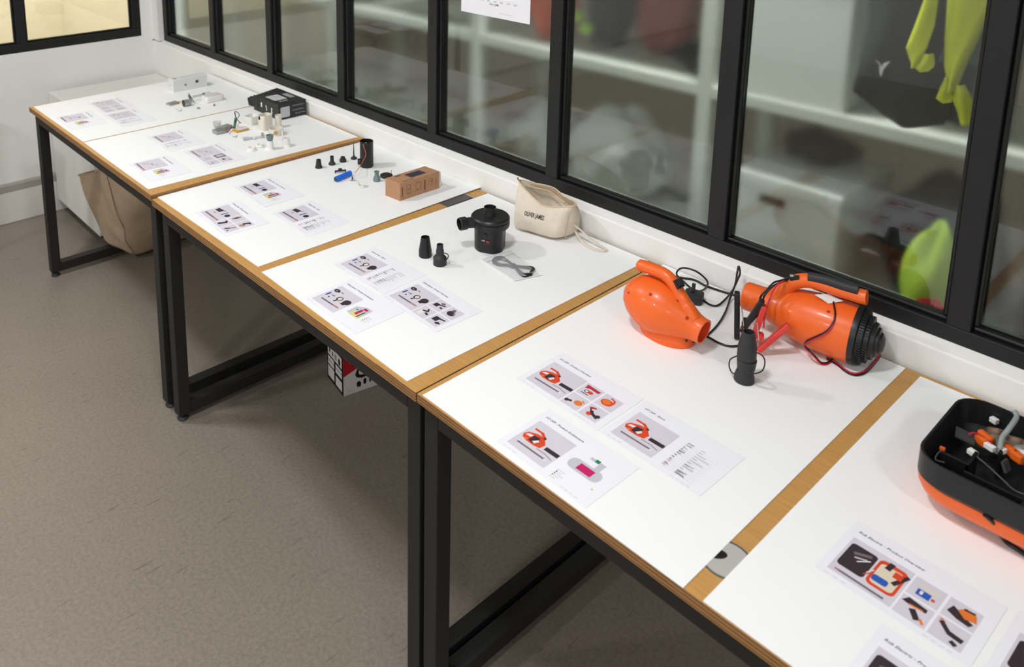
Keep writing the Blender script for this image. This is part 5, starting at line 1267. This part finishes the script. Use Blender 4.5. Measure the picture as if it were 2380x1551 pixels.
drape_strip('grey_fleece', [(2290, -200), (2285, 0), (2265, 90), (2245, 150)], 1.05, [.12, .07, .09, .10], GRF, 'second grey fleece hanging beside the window mullion', 'fleece', .008)
drape_strip('green_trousers', [(2200, -200), (2195, 100), (2190, 200), (2185, 280)], 1.15, [.16, .15, .13, .11], mat('dark_green_fabric', '2f3a36', .85), 'dark green trousers hanging behind the yellow sleeves', 'trousers', .008)
hj = ony((2230, 0), 1.0)
t = thing('hi_vis_jacket', 'bright yellow jacket with dangling sleeves hanging behind the glass', 'jacket', hj-V((0, 0, .3)))
outline('sleeve', [(-170, 2195, 2335), (0, 2203, 2312), (90, 2198, 2275), (150, 2199, 2245), (200, 2207, 2224), (214, 2211, 2217)], .99, .02, HIV, t, 3, .004)
outline('cuff', [(178, 2201, 2206), (200, 2189, 2211), (228, 2178, 2213), (237, 2194, 2212)], .985, .012, HIV, t, 2, .003)
outline('cuff', [(196, 2224, 2242), (230, 2214, 2258), (260, 2228, 2262), (290, 2237, 2262)], .985, .012, HIV, t, 2, .003)
outline('sleeve', [(-170, 2140, 2195), (0, 2149, 2179), (60, 2128, 2172), (110, 2110, 2156), (135, 2117, 2140), (156, 2124, 2129)], .99, .015, HIV, t, 2, .003)
outline('cuff', [(124, 2150, 2170), (145, 2138, 2172), (156, 2127, 2170), (165, 2141, 2158)], .985, .01, HIV, t, 2, .003)
MB().tube([hj+V((-.35, .02, .52)), hj+V((.6, .02, .52))], .012, 12).build('hanging_rail', STEEL, t, smooth=40)
# ================================================================== side table by the far wall, seen mirrored in the glass
sx0, sx1, sy0, sy1, sz = -3.2, -2.84, -1.05, -.27, .75
t = thing('side_table', 'small wooden side table by the far wall, mirrored in the glass', 'table', ((sx0+sx1)/2, (sy0+sy1)/2, 0))
MB().box(sx0, sx1, sy0, sy1, sz-.025, sz, 0, topmi=1).build('tabletop', [PLYEDGE, mat('walnut_veneer', '6b5138', .5, var=.15, vscale=5, stretch=(40, 3, 3))], t, bevel=.0015)
for x in (sx0+.02, sx1-.05):
    for y in (sy0+.02, sy1-.05): MB().box(x, x+.03, y, y+.03, 0, sz-.025).build('leg', BLACKMET, t, bevel=.002)
for i in range(2):
    for j in range(3):
        x, y = -3.17+.165*i, -.43-.15*j
        tag(MB().box(x, x+.15, y, y+.11, sz+.0002, sz+.0008).build('white_print', PAPER), ('white print by the far wall on the side table, ', 'white print by the open edge of the side table, ')[i]+('nearest work table', 'middle row', 'beside folder')[j], 'print')
tag(MB().box(-3.19, -2.9, -1.0, -.8, sz+.0002, sz+.03).build('black_folder', DK, bevel=.004), 'black folder on the side table by the far wall', 'folder')
#__END__
